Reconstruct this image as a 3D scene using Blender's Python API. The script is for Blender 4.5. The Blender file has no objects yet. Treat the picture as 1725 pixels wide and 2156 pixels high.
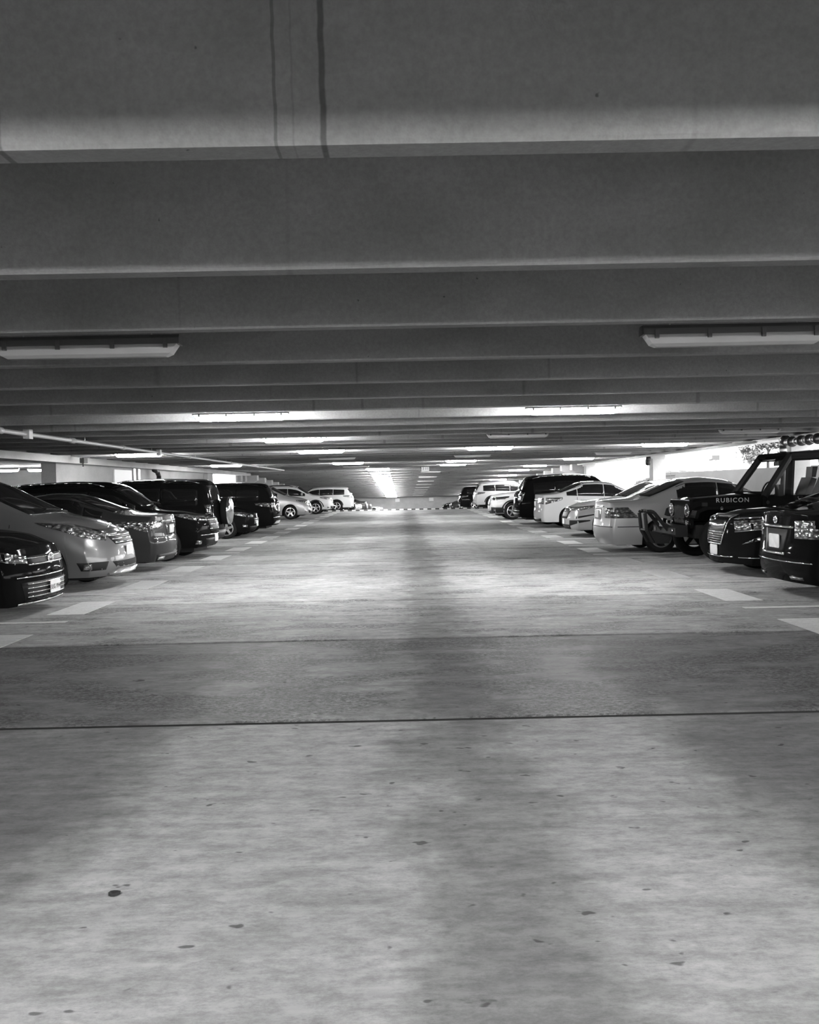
import bpy, math, random
import numpy as np
from mathutils import Vector, Matrix
from mathutils.bvhtree import BVHTree

# ------------------------------------------------------------------ scene basics
scene = bpy.context.scene
col = scene.collection
random.seed(7)

# camera: image 1725 x 2156, focal length 1930 px, vanishing point of the aisle at (850, 1025), roll 1.15 deg
FPX, IW, IH = 1930.0, 1725.0, 2156.0
CAM_H = 1.45
cam_data = bpy.data.cameras.new('camera')
cam = bpy.data.objects.new('camera', cam_data)
col.objects.link(cam)
cam_data.sensor_fit = 'VERTICAL'
cam_data.sensor_height = 24.0
cam_data.sensor_width = 24.0 * IW / IH
cam_data.lens = FPX / IH * 24.0
cam_data.clip_start = 0.05
cam_data.clip_end = 600
_yaw = -math.atan((IW / 2 - 850.0) / FPX)
_pitch = -math.atan((IH / 2 - 1025.0) / FPX)
_roll = math.radians(-1.15)
cam.matrix_world = (Matrix.Translation((0, 0, CAM_H)) @ Matrix.Rotation(_yaw, 4, 'Z')
                    @ Matrix.Rotation(math.pi / 2 + _pitch, 4, 'X') @ Matrix.Rotation(_roll, 4, 'Z'))
scene.camera = cam

scene.view_settings.view_transform = 'Standard'
scene.view_settings.look = 'None'
scene.view_settings.exposure = 0.0
scene.view_settings.gamma = 1.0
scene.view_settings.use_curve_mapping = False

world = bpy.data.worlds.new('overcast_sky')
scene.world = world
world.use_nodes = True
_bg = world.node_tree.nodes['Background']
_bg.inputs['Color'].default_value = (1, 1, 1, 1)
_bg.inputs['Strength'].default_value = 9.0
LAMP_STRENGTH = 228.0
scene.cycles.max_bounces = 5
scene.cycles.use_light_tree = False
scene.cycles.diffuse_bounces = 4
scene.cycles.glossy_bounces = 3
scene.cycles.transmission_bounces = 4

# ------------------------------------------------------------------ materials
def new_mat(name):
    m = bpy.data.materials.new(name)
    m.use_nodes = True
    nt = m.node_tree
    return m, nt, nt.nodes['Principled BSDF']

def g(v):
    return (v, v, v, 1)

def simple(name, v, rough=0.5, metal=0.0, coat=0.0, spec=0.5, noise=0.0, nscale=30.0):
    m, nt, b = new_mat(name)
    b.inputs['Base Color'].default_value = g(v)
    b.inputs['Roughness'].default_value = rough
    b.inputs['Metallic'].default_value = metal
    b.inputs['Coat Weight'].default_value = coat
    b.inputs['Coat Roughness'].default_value = 0.06
    b.inputs['Specular IOR Level'].default_value = spec
    if noise:
        tc = nt.nodes.new('ShaderNodeTexCoord')
        n = nt.nodes.new('ShaderNodeTexNoise')
        n.inputs['Scale'].default_value = nscale
        n.inputs['Detail'].default_value = 4
        r = nt.nodes.new('ShaderNodeMapRange')
        r.inputs['To Min'].default_value = v * (1 - noise)
        r.inputs['To Max'].default_value = v * (1 + noise)
        nt.links.new(tc.outputs['Object'], n.inputs['Vector'])
        nt.links.new(n.outputs['Fac'], r.inputs['Value'])
        nt.links.new(r.outputs['Result'], b.inputs['Base Color'])
    return m

class NT:
    """small node-graph helper"""
    def __init__(s, nt):
        s.nt = nt
    def coord(s, scale=(1, 1, 1), out='Object', loc=(0, 0, 0)):
        tc = s.nt.nodes.new('ShaderNodeTexCoord')
        mp = s.nt.nodes.new('ShaderNodeMapping')
        mp.inputs['Scale'].default_value = scale
        mp.inputs['Location'].default_value = loc
        s.nt.links.new(tc.outputs[out], mp.inputs['Vector'])
        return mp.outputs['Vector']
    def pos(s, scale=(1, 1, 1), loc=(0, 0, 0)):
        ge = s.nt.nodes.new('ShaderNodeNewGeometry')
        mp = s.nt.nodes.new('ShaderNodeMapping')
        mp.inputs['Scale'].default_value = scale
        mp.inputs['Location'].default_value = loc
        s.nt.links.new(ge.outputs['Position'], mp.inputs['Vector'])
        return mp.outputs['Vector']
    def noise(s, vec, scale, detail=4, rough=0.6):
        n = s.nt.nodes.new('ShaderNodeTexNoise')
        n.inputs['Scale'].default_value = scale
        n.inputs['Detail'].default_value = detail
        n.inputs['Roughness'].default_value = rough
        s.nt.links.new(vec, n.inputs['Vector'])
        return n.outputs['Fac']
    def rng(s, val, a, b, c, d, smooth=False):
        r = s.nt.nodes.new('ShaderNodeMapRange')
        r.interpolation_type = 'SMOOTHSTEP' if smooth else 'LINEAR'
        for k, v in (('From Min', a), ('From Max', b), ('To Min', c), ('To Max', d)):
            r.inputs[k].default_value = v
        s.nt.links.new(val, r.inputs['Value'])
        return r.outputs['Result']
    def math(s, op, a, b=None):
        m = s.nt.nodes.new('ShaderNodeMath')
        m.operation = op
        for i, v in enumerate((a, b)):
            if v is None:
                continue
            if isinstance(v, (int, float)):
                m.inputs[i].default_value = v
            else:
                s.nt.links.new(v, m.inputs[i])
        return m.outputs[0]
    def sep(s, vec):
        x = s.nt.nodes.new('ShaderNodeSeparateXYZ')
        s.nt.links.new(vec, x.inputs[0])
        return x.outputs
    def bump(s, h, strength, dist, bsdf):
        b = s.nt.nodes.new('ShaderNodeBump')
        b.inputs['Strength'].default_value = strength
        b.inputs['Distance'].default_value = dist
        s.nt.links.new(h, b.inputs['Height'])
        s.nt.links.new(b.outputs['Normal'], bsdf.inputs['Normal'])
    def link(s, a, b):
        s.nt.links.new(a, b)

SHEEN, OIL = 0.05, 0.58
def floor_material(name='worn_concrete_floor', tone=1.0, scrubbed=0.0, grime=0.85):  # per-slab tone and grime strength also carry painted lamp light and shade
    m, nt, b = new_mat(name)
    n = NT(nt)
    p = n.pos()
    big = n.noise(n.pos((0.55, 0.35, 1)), 1.0, 3, 0.65)
    streak = n.noise(n.pos((1.2, 5.0, 1), (3, 1, 0)), 1.5, 4, 0.7)
    fine = n.noise(n.pos((3.2, 5.5, 1)), 2.2, 7, 0.85)
    spots = n.noise(n.pos((1.0, 1.5, 1), (7, 2, 0)), 8.0, 2, 0.55)
    base = n.rng(big, 0.33, 0.68, 0.42 * tone, 0.62 * tone)
    s2 = n.rng(streak, 0.30, 0.62, 0.70, 1.05)
    s3 = n.rng(fine, 0.36, 0.58, 0.64, 1.1)
    sp = n.rng(spots, 0.68, 0.73, 1.0, 0.34, True)
    # patches scrubbed by turning tyres: dark crumbs of rubber
    scr = n.noise(n.pos((0.9, 1.6, 1), (1.3, 4.2, 0)), 1.1, 2, 0.5)
    grain = n.noise(n.pos((12, 22, 1)), 2.0, 3, 0.85)
    mask = n.rng(scr, 0.52 - scrubbed, 0.66 - scrubbed, 0.0, 1.0, True)
    gr = n.rng(grain, 0.44, 0.56, 0.42, 1.0)
    scrub = n.math('SUBTRACT', 1.0, n.math('MULTIPLY', mask, n.math('SUBTRACT', 1.0, gr)))
    c = n.math('MULTIPLY', base, s2)
    c = n.math('MULTIPLY', c, s3)
    c = n.math('MULTIPLY', c, sp)
    c = n.math('MULTIPLY', c, scrub)
    # wear: wheel tracks polished clean, an oily strip between them, grime outside them
    x = n.sep(p)[0]
    wob = n.math('MULTIPLY', n.math('SUBTRACT', n.noise(n.pos((1.2, 0.8, 1), (5, 5, 0)), 1.4, 4, 0.7), 0.5), 1.1)
    xw = n.math('ADD', x, wob)
    mid = n.rng(n.math('ABSOLUTE', n.math('SUBTRACT', xw, 0.32)), 0.12, 0.5, OIL, 1.0, True)
    out = n.rng(n.math('ABSOLUTE', n.math('SUBTRACT', xw, 0.08)), 1.2, 1.75, 1.0, grime, True)
    c = n.math('MULTIPLY', c, n.math('MULTIPLY', mid, out))
    d = nt.nodes.new('ShaderNodeBsdfDiffuse')
    d.inputs['Roughness'].default_value = 0.6
    n.link(c, d.inputs['Color'])
    gl = nt.nodes.new('ShaderNodeBsdfGlossy')
    gl.inputs['Color'].default_value = g(1)
    gl.inputs['Roughness'].default_value = 0.56
    mx = nt.nodes.new('ShaderNodeMixShader')
    mx.inputs[0].default_value = SHEEN
    n.link(d.outputs[0], mx.inputs[1])
    n.link(gl.outputs[0], mx.inputs[2])
    n.link(mx.outputs[0], nt.nodes['Material Output'].inputs['Surface'])
    h = n.math('ADD', n.math('MULTIPLY', streak, 0.6), n.math('MULTIPLY', fine, 0.4))
    n.bump(h, 0.25, 0.02, d)
    nt.nodes.remove(b)
    return m

def ceiling_material(name='cast_concrete_ceiling', v=0.31, streaks=()):
    m, nt, b = new_mat(name)
    n = NT(nt)
    big = n.noise(n.pos((0.7, 0.7, 1.5)), 1.3, 3, 0.65)
    fine = n.noise(n.pos((20, 20, 20)), 2.0, 2, 0.7)
    drip = n.noise(n.pos((5.0, 0.35, 0.12), (2, 0, 0)), 1.6, 1, 0.4)
    pits = n.noise(n.pos((4, 4, 4)), 4.5, 2, 0.5)
    c = n.math('MULTIPLY', n.rng(big, 0.3, 0.7, v * 0.82, v * 1.14), n.rng(fine, 0.3, 0.7, 0.9, 1.1))
    c = n.math('MULTIPLY', c, n.rng(drip, 0.70, 0.76, 1.0, 0.72, True))
    c = n.math('MULTIPLY', c, n.rng(pits, 0.755, 0.79, 1.0, 0.45, True))
    if streaks:
        x = n.sep(n.pos())[0]
        wob = n.math('MULTIPLY', n.math('SUBTRACT', n.noise(n.pos((0, 0, 3)), 2.0, 2), 0.5), 0.02)
        for (cx, w, dark) in streaks:
            d = n.math('ABSOLUTE', n.math('ADD', n.math('SUBTRACT', x, cx), wob))
            c = n.math('MULTIPLY', c, n.rng(d, w * 0.6, w * 1.4, dark, 1.0, True))
    n.link(c, b.inputs['Base Color'])
    b.inputs['Roughness'].default_value = 0.8
    b.inputs['Specular IOR Level'].default_value = 0.25
    n.bump(fine, 0.25, 0.01, b)
    return m

def wall_material(name, v):
    m, nt, b = new_mat(name)
    n = NT(nt)
    big = n.noise(n.pos((0.6, 0.6, 0.9)), 1.5, 5, 0.6)
    fine = n.noise(n.pos(), 30, 3, 0.7)
    c = n.math('MULTIPLY', n.rng(big, 0.3, 0.7, v * 0.85, v * 1.1), n.rng(fine, 0.3, 0.7, 0.93, 1.07))
    n.link(c, b.inputs['Base Color'])
    b.inputs['Roughness'].default_value = 0.75
    n.bump(fine, 0.2, 0.01, b)
    return m

def paint_mark_material():
    m, nt, b = new_mat('worn_white_line_paint')
    n = NT(nt)
    a = n.noise(n.pos((2, 5, 1)), 3, 6, 0.75)
    f = n.noise(n.pos(), 40, 3, 0.7)
    c = n.math('MULTIPLY', n.rng(a, 0.3, 0.6, 0.44, 0.62), n.rng(f, 0.3, 0.7, 0.85, 1.1))
    n.link(c, b.inputs['Base Color'])
    b.inputs['Roughness'].default_value = 0.55
    return m

def emit_material(name, strength):
    m, nt, b = new_mat(name)
    b.inputs['Base Color'].default_value = g(0.8)
    b.inputs['Emission Color'].default_value = g(1)
    b.inputs['Emission Strength'].default_value = strength
    m.cycles.emission_sampling = 'FRONT'
    return m

def lens_material():
    m, nt, b = new_mat('clear_lamp_lens')
    n = NT(nt)
    v = nt.nodes.new('ShaderNodeTexVoronoi')
    v.inputs['Scale'].default_value = 16
    n.link(n.coord((1, 1, 1.6)), v.inputs['Vector'])
    d = v.outputs['Distance']
    n.link(n.rng(d, 0.1, 0.6, 0.75, 0.12), b.inputs['Base Color'])
    b.inputs['Metallic'].default_value = 0.75
    b.inputs['Roughness'].default_value = 0.16
    b.inputs['Coat Weight'].default_value = 1.0
    n.bump(d, 0.8, 0.03, b)
    return m

def tail_material():
    m, nt, b = new_mat('tail_lamp_lens')
    n = NT(nt)
    v = nt.nodes.new('ShaderNodeTexVoronoi')
    v.inputs['Scale'].default_value = 14
    n.link(n.coord((1, 1, 2)), v.inputs['Vector'])
    n.link(n.rng(v.outputs['Distance'], 0.1, 0.6, 0.34, 0.08), b.inputs['Base Color'])
    b.inputs['Metallic'].default_value = 0.4
    b.inputs['Roughness'].default_value = 0.2
    b.inputs['Coat Weight'].default_value = 1.0
    return m

def leaf_material():
    m, nt, b = new_mat('pale_leaves')
    b.inputs['Base Color'].default_value = g(0.1)
    b.inputs['Roughness'].default_value = 0.6
    return m

def window_glass():
    m, nt, b = new_mat('clear_car_glass')
    t = nt.nodes.new('ShaderNodeBsdfTransparent')
    t.inputs['Color'].default_value = g(0.86)
    gl = nt.nodes.new('ShaderNodeBsdfGlossy')
    gl.inputs['Roughness'].default_value = 0.03
    mx = nt.nodes.new('ShaderNodeMixShader')
    mx.inputs[0].default_value = 0.08
    nt.links.new(t.outputs[0], mx.inputs[1])
    nt.links.new(gl.outputs[0], mx.inputs[2])
    nt.links.new(mx.outputs[0], nt.nodes['Material Output'].inputs['Surface'])
    return m

def paint(name, v, metal=0.0, rough=0.35, coat=1.0, ior=1.33):
    m, nt, b = new_mat(name)
    n = NT(nt)
    f = n.noise(n.coord(), 400, 2, 0.5)
    n.link(n.rng(f, 0.3, 0.7, v * 0.92, v * 1.08), b.inputs['Base Color'])
    b.inputs['Metallic'].default_value = metal
    b.inputs['Roughness'].default_value = rough
    b.inputs['Coat Weight'].default_value = coat
    b.inputs['Coat Roughness'].default_value = 0.05
    b.inputs['Coat IOR'].default_value = ior
    b.inputs['Specular IOR Level'].default_value = 0.0
    return m

M = {
    'floor': floor_material(tone=1.05, grime=0.8),  # paler tone and fainter grime paint in the lit lamp pool
    'floor_shaded': floor_material('shaded_rubber_stained_concrete_floor', 0.66, 0.12, 0.52),  # rubber scrub marks, plus shade under the unlit lamps painted into the tone
    'floor_half_lit': floor_material('half_lit_concrete_floor', 0.92, 0.04, 0.72),  # mid tone painting the fade from shaded slab to lit pool
    'floor_near': floor_material('dimmed_near_concrete_floor', 0.76, -0.16, 0.52),  # lower tone painted in so the lamp pool ahead looks brighter
    'floor_far': floor_material('dimmed_far_concrete_floor', 0.78, 0.0, 0.72),  # darker tone paints in dimmer light beyond the lamp pool
    'joint': simple('dark_joint_sealant', 0.02, 0.9),
    'ceil': ceiling_material(),
    'ceil_streaked': ceiling_material('cast_concrete_with_drip_stains', 0.31,
                                      ((-0.352, 0.005, 0.62), (-0.212, 0.009, 0.45), (-1.165, 0.01, 0.55), (-0.30, 0.003, 0.85))),
    'wall': wall_material('painted_concrete_wall', 0.45),
    'wall_pale': wall_material('pale_concrete_wall', 0.6),
    'mark': paint_mark_material(),
    'lit': emit_material('glowing_diffuser', LAMP_STRENGTH),
    'unlit': simple('frosted_diffuser', 0.45, 0.3, 0, 0.3, noise=0.1, nscale=6),
    'housing': simple('grey_lamp_housing', 0.12, 0.5),
    'steel': simple('galvanised_steel', 0.5, 0.4, 0.7, noise=0.15),
    'pipe': simple('painted_pipe', 0.5, 0.45, 0.0, noise=0.1),
    'pipe_dark': simple('dark_iron_pipe', 0.03, 0.5),
    'band': simple('white_pipe_band', 0.75, 0.4),
    'white': simple('white_panel', 0.8, 0.5),
    'black': simple('black_plastic', 0.013, 0.5, spec=0.25, noise=0.15),
    'under': simple('black_underbody', 0.012, 0.9),
    'rubber': simple('tyre_rubber', 0.012, 0.8, spec=0.2, noise=0.2),
    'alloy': simple('alloy_rim', 0.62, 0.25, 0.9),
    'alloy_dark': simple('dark_alloy_rim', 0.012, 0.5, 0.0, spec=0.2),
    'chrome': simple('chrome_trim', 0.85, 0.1, 1.0),
    'glass': simple('tinted_car_glass', 0.012, 0.04, 0, 0.0, 0.6),
    'clear': window_glass(),
    'lens': lens_material(),
    'tail': tail_material(),
    'plate': simple('licence_plate', 0.78, 0.35, noise=0.08, nscale=8),
    'plate_grey': simple('dirty_licence_plate', 0.6, 0.4, noise=0.35, nscale=9),
    'ink': simple('dark_plate_ink', 0.05, 0.5),
    'bump_dark': simple('black_rubber_bump', 0.03, 0.6),
    'bump_pale': simple('pale_reflective_bump', 0.6, 0.5),
    'leaf': leaf_material(),
    'bark': simple('tree_bark', 0.06, 0.9, noise=0.3),
    'ground': wall_material('outdoor_paving', 0.35),
    'parapet': wall_material('weathered_parapet_concrete', 0.1),
    'post_grey': simple('grey_lamp_post', 0.07, 0.6),
    'leaf_dry': simple('dead_leaf', 0.03, 0.8),
    'paint_black': paint('black_car_paint', 0.008, 0.0, 0.6, 0.4, 1.22),
    'paint_dark': paint('dark_grey_car_paint', 0.045, 0.3, 0.4, 0.8, 1.3),
    'paint_grey': paint('mid_grey_car_paint', 0.19, 0.55, 0.34),
    'paint_silver': paint('silver_car_paint', 0.46, 0.45, 0.34),
    'paint_white': paint('white_car_paint', 0.6, 0.0, 0.4),
}

# ------------------------------------------------------------------ mesh helpers
class MB:
    def __init__(s):
        s.v, s.f = [], []
    def add(s, verts, faces):
        o = len(s.v)
        s.v.extend(tuple(p) for p in verts)
        s.f.extend(tuple(i + o for i in f) for f in faces)
        return s
    def box(s, x0, x1, y0, y1, z0, z1):
        return s.add([(x0, y0, z0), (x1, y0, z0), (x1, y1, z0), (x0, y1, z0),
                      (x0, y0, z1), (x1, y0, z1), (x1, y1, z1), (x0, y1, z1)],
                     [(0, 3, 2, 1), (4, 5, 6, 7), (0, 1, 5, 4), (1, 2, 6, 5), (2, 3, 7, 6), (3, 0, 4, 7)])
    def prism(s, poly, axis, a, b):
        """extrude a 2D polygon along an axis ('x','y','z') from a to b"""
        n = len(poly)
        def P(u, w, t):
            return {'x': (t, u, w), 'y': (u, t, w), 'z': (u, w, t)}[axis]
        vs = [P(u, w, a) for u, w in poly] + [P(u, w, b) for u, w in poly]
        fs = [tuple(range(n))[::-1], tuple(range(n, 2 * n))]
        fs += [(i, (i + 1) % n, n + (i + 1) % n, n + i) for i in range(n)]
        return s.add(vs, fs)
    def tube(s, p0, p1, r, n=12, r1=None):
        p0, p1 = Vector(p0), Vector(p1)
        d = (p1 - p0).normalized()
        a = d.orthogonal().normalized()
        b = d.cross(a)
        r1 = r if r1 is None else r1
        vs = []
        for p, rr in ((p0, r), (p1, r1)):
            for i in range(n):
                t = 2 * math.pi * i / n
                vs.append(p + a * (rr * math.cos(t)) + b * (rr * math.sin(t)))
        fs = [(i, (i + 1) % n, n + (i + 1) % n, n + i) for i in range(n)]
        fs += [tuple(range(n))[::-1], tuple(range(n, 2 * n))]
        return s.add(vs, fs)
    def path(s, pts, r, n=10):
        for a, b in zip(pts[:-1], pts[1:]):
            s.tube(a, b, r, n)
        return s
    def lathe(s, prof, axis_o, n=28, a0=0.0, a1=2 * math.pi):
        """profile (radius, offset along y) around the y axis through axis_o"""
        ox, oy, oz = axis_o
        full = abs(a1 - a0 - 2 * math.pi) < 1e-6
        k = n if full else n + 1
        vs, fs = [], []
        for i in range(k):
            t = a0 + (a1 - a0) * i / n
            for r, y in prof:
                vs.append((ox + r * math.cos(t), oy + y, oz + r * math.sin(t)))
        m = len(prof)
        for i in range(n):
            j = (i + 1) % k
            for q in range(m - 1):
                fs.append((i * m + q, i * m + q + 1, j * m + q + 1, j * m + q))
        return s.add(vs, fs)
    def mesh(s, name, mat, smooth=False):
        me = bpy.data.meshes.new(name)
        me.from_pydata(s.v, [], s.f)
        me.update()
        if mat is not None:
            me.materials.append(M[mat] if isinstance(mat, str) else mat)
        if smooth:
            me.polygons.foreach_set('use_smooth', [True] * len(me.polygons))
        return me
    def build(s, name, mat, parent=None, smooth=False):
        return link(name, s.mesh(name, mat, smooth), parent)

def link(name, data, parent=None):
    o = bpy.data.objects.new(name, data)
    col.objects.link(o)
    if parent is not None:
        o.parent = parent
    return o

def tag(o, label=None, cat=None, group=None, kind=None):
    if label: o['label'] = label
    if cat: o['category'] = cat
    if group: o['group'] = group
    if kind: o['kind'] = kind
    return o

def empty(name, loc=(0, 0, 0), rz=0.0):
    o = link(name, None)
    o.location = loc
    o.rotation_euler = (0, 0, rz)
    o.empty_display_size = 0.2
    return o

def text(name, body, size, mat, parent, matrix, extrude=0.002, spacing=1.0):
    cu = bpy.data.curves.new(name, 'FONT')
    cu.body = body
    cu.size = size
    cu.extrude = extrude
    cu.align_x = 'CENTER'
    cu.align_y = 'CENTER'
    cu.space_character = spacing
    cu.materials.append(M[mat])
    tmp = bpy.data.objects.new(name, cu)
    col.objects.link(tmp)
    me = bpy.data.meshes.new_from_object(tmp.evaluated_get(bpy.context.evaluated_depsgraph_get()))
    bpy.data.objects.remove(tmp)
    bpy.data.curves.remove(cu)
    if not me.materials: me.materials.append(M[mat])
    o = link(name, me, parent)
    o['kind'] = 'stuff'
    o.matrix_local = matrix
    return o

# ------------------------------------------------------------------ the garage shell
SLOPE = 0.0385
YF, YC = 58.0, 52.0            # where floor and ceiling start to fall away
Y0, Y1 = -22.0, 112.0
XW = 9.3
HB = 2.46                       # underside of the beams
HS = 3.11                       # underside of the deck above
def fz(y): return -SLOPE * max(0.0, y - YF)
def cz(y): return -SLOPE * max(0.0, y - YC)

# floor: recessed bed + cast slabs with open joints
bed = MB()
bed.box(-9.6, 9.7, Y0, YF, -0.30, -0.011)
bed.add([(-9.6, YF, -0.30), (9.7, YF, -0.30), (9.7, Y1 + 1, fz(Y1 + 1) - 0.3), (-9.6, Y1 + 1, fz(Y1 + 1) - 0.3),
         (-9.6, YF, -0.011), (9.7, YF, -0.011), (9.7, Y1 + 1, fz(Y1 + 1) - 0.011), (-9.6, Y1 + 1, fz(Y1 + 1) - 0.011)],
        [(0, 3, 2, 1), (4, 5, 6, 7), (0, 1, 5, 4), (1, 2, 6, 5), (2, 3, 7, 6), (3, 0, 4, 7)])
floor = bed.build('floor', 'joint')
tag(floor, kind='structure')
JOINT = 5.68
PITCH = 3.048
def slab_mesh(w, gap, x0=-9.5, x1=9.6, mat='floor'):
    b = MB()
    c = 0.01
    y0, y1 = gap / 2, w - gap / 2
    b.prism([(y0, -0.02), (y1, -0.02), (y1, -c), (y1 - c, 0), (y0 + c, 0), (y0, -c)], 'x', x0, x1)
    return b.mesh('floor_slab', mat)
sm = slab_mesh(PITCH, 0.05)
sm_half_lit = slab_mesh(PITCH, 0.06, mat='floor_half_lit')
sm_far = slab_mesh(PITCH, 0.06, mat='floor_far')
sm_shaded = slab_mesh(PITCH, 0.08, mat='floor_shaded')
edges = []
y = JOINT
while y > Y0: y -= PITCH
# the joint nearest the camera is a filled one: two slabs read as one there
while y < YF - PITCH:
    edges.append(y); y += PITCH
near_joint = JOINT - PITCH
for e in edges:
    if abs(e - near_joint) < 0.01:
        continue
    if abs(e + PITCH - near_joint) < 0.01:
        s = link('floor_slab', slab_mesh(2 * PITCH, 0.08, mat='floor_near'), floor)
    else:
        s = link('floor_slab', sm_shaded if abs(e - JOINT) < 0.01 else (sm_half_lit if abs(e - JOINT - PITCH) < 0.01 else (sm_far if e > 17 else sm)), floor)
    s.location = (0, e, 0)
last = edges[-1] + PITCH
s = link('floor_slab', slab_mesh(YF - last, 0.01), floor)
s.location = (0, last, 0)
y = YF
while y < Y1:
    s = link('floor_slab', sm, floor)
    s.location = (0, y, fz(y))
    s.rotation_euler = (-math.atan(SLOPE), 0, 0)
    y += PITCH
# side bay floor beyond the left girder
MB().box(-27, -9.62, Y0, 44.4, -0.3, -0.0).build('floor_slab', 'floor', floor)

# painted stall lines and blocks
LINE0, STALL = 10.35, 2.743
lm = MB().box(0, 5.1, -0.05, 0.05, 0.0, 0.0035).mesh('stall_line', 'mark')
bm_ = MB().box(-0.225, 0.225, -0.62, 0.62, 0.0, 0.0035).mesh('painted_block', 'mark')
for k in range(-3, 17):
    yy = LINE0 + STALL * k
    if yy > YF - 1: break
    for sgn in (-1, 1):
        l = link('stall_line', lm, floor)
        l.location = (sgn * 3.84, yy, 0.0)
        l.rotation_euler = (0, 0, 0 if sgn > 0 else math.pi)
        b = link('painted_block', bm_, floor)
        b.location = (sgn * 4.08, yy + STALL * 0.45, 0.0)

# ceiling deck with its beams
dk = MB()
dk.box(-9.6, 9.7, Y0, YC, HS, HS + 0.25)
e1 = Y1 + 1
dk.add([(-9.6, YC, HS), (9.7, YC, HS), (9.7, e1, HS + cz(e1)), (-9.6, e1, HS + cz(e1)),
        (-9.6, YC, HS + .25), (9.7, YC, HS + .25), (9.7, e1, HS + cz(e1) + .25), (-9.6, e1, HS + cz(e1) + .25)],
       [(0, 3, 2, 1), (4, 5, 6, 7), (0, 1, 5, 4), (1, 2, 6, 5), (2, 3, 7, 6), (3, 0, 4, 7)])
ceiling = dk.build('ceiling', 'ceil')
tag(ceiling, kind='structure')
def beam_mesh(mat):
    b = MB()
    h = HS - HB + 0.02
    b.prism([(-0.052, 0), (0.052, 0), (0.062, 0.012), (0.115, h), (-0.115, h), (-0.062, 0.012)], 'x', -9.2, 9.2)
    return b.mesh('ceiling_beam', mat)
bmesh_ = beam_mesh('ceil')
bfirst = beam_mesh('ceil_streaked')
BEAM0, BP = 2.78, 1.524
k0 = math.ceil((Y0 - BEAM0) / BP)
yb = BEAM0 + k0 * BP
while yb < Y1:
    o = link('ceiling_beam', bfirst if abs(yb - BEAM0) < 0.01 else bmesh_, ceiling)
    o.location = (0, yb, HB + cz(yb))
    yb += BP
MB().box(-27, -9.62, Y0, 44.4, 2.62, 2.9).build('bay_deck', 'ceil', ceiling)

# walls
def struct(name, mb, mat, parent=None):
    o = mb.build(name, mat, parent)
    if parent is None: tag(o, kind='structure')
    return o

w = MB(); w.box(-9.75, -9.35, 24.8, 42.6, -0.3, 2.28)
w.box(-9.75, -9.35, 42.6, 45.2, -0.3, 3.3)
w.box(-9.75, -9.35, 45.2, 51.4, -0.3, 1.70); w.box(-9.75, -9.35, 45.2, 51.4, 2.44, 3.3)
w.box(-9.75, -9.35, 51.4, 54.5, -0.3, 3.3)
wall_left = struct('wall_left', w, 'wall')
def litewall(side, y0):
    mb = MB()
    x0, x1 = sorted((side * 9.55, side * 9.8))
    mb.add([(x0, y0, -4), (x1, y0, -4), (x1, Y1, -4), (x0, Y1, -4), (x0, y0, 3.3), (x1, y0, 3.3), (x1, Y1, 3.3 - 2.2), (x0, Y1, 3.3 - 2.2)],
           [(0, 3, 2, 1), (4, 5, 6, 7), (0, 1, 5, 4), (1, 2, 6, 5), (2, 3, 7, 6), (3, 0, 4, 7)])
    return mb
wall_ramp_left = struct('wall_left_ramp', litewall(-1, 54.5), 'wall')
wall_ramp_right = struct('wall_right_ramp', litewall(1, 46.4), 'wall')
def pilaster_mesh(side):
    mb = MB()
    s = side
    prof = [(s * 9.58, -0.3), (s * 9.15, -0.3), (s * 9.15, 1.95), (s * 8.75, 2.15), (s * 8.75, 2.45), (s * 9.58, 2.45)]
    if s > 0: prof = prof[::-1]
    mb.prism(prof, 'y', -0.32, 0.32)
    return mb.mesh('corbel_pier', 'wall_pale')
for side, par, ys in ((-1, wall_ramp_left, 55.4), (1, wall_ramp_right, 47.6)):
    pm = pilaster_mesh(side)
    while ys < Y1 - 3:
        o = link('corbel_pier', pm, par)
        o.location = (0, ys, cz(ys))
        ys += PITCH
struct('wall_right', MB().box(9.35, 9.6, Y0, 46.4, -0.3, 1.02), 'wall_pale')
struct('wall_end', MB().box(-9.8, 9.8, Y1, Y1 + 0.3, -5, 3.4), 'wall')
struct('wall_back', MB().box(-27, 9.7, Y0 - 0.3, Y0, -0.3, 3.4), 'wall')
struct('wall_bay_side', MB().box(-27.3, -27, Y0, 44.4, -0.3, 2.9), 'wall')
struct('wall_bay_end', MB().box(-27, -9.76, 44.4, 44.7, -0.3, 2.9), 'wall_pale')

# girders that carry the beam ends
gl = MB()
gl.box(-9.75, -9.02, Y0, 54.5, 2.28, HB)
gl.box(-9.75, -9.24, Y0, 54.5, HB, HS)
o = gl.build('ledge_girder', 'wall_pale'); tag(o, 'pale concrete ledge girder running above the cars parked on the left', 'girder', kind='structure')
gr = MB()
gr.box(9.02, 9.7, Y0, 46.4, 2.42, HB)
gr.box(9.24, 9.7, Y0, 46.4, HB, HS)
o = gr.build('ledge_girder', 'wall_pale'); tag(o, 'pale concrete ledge girder above the daylight opening on the right', 'girder', kind='structure')

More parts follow.
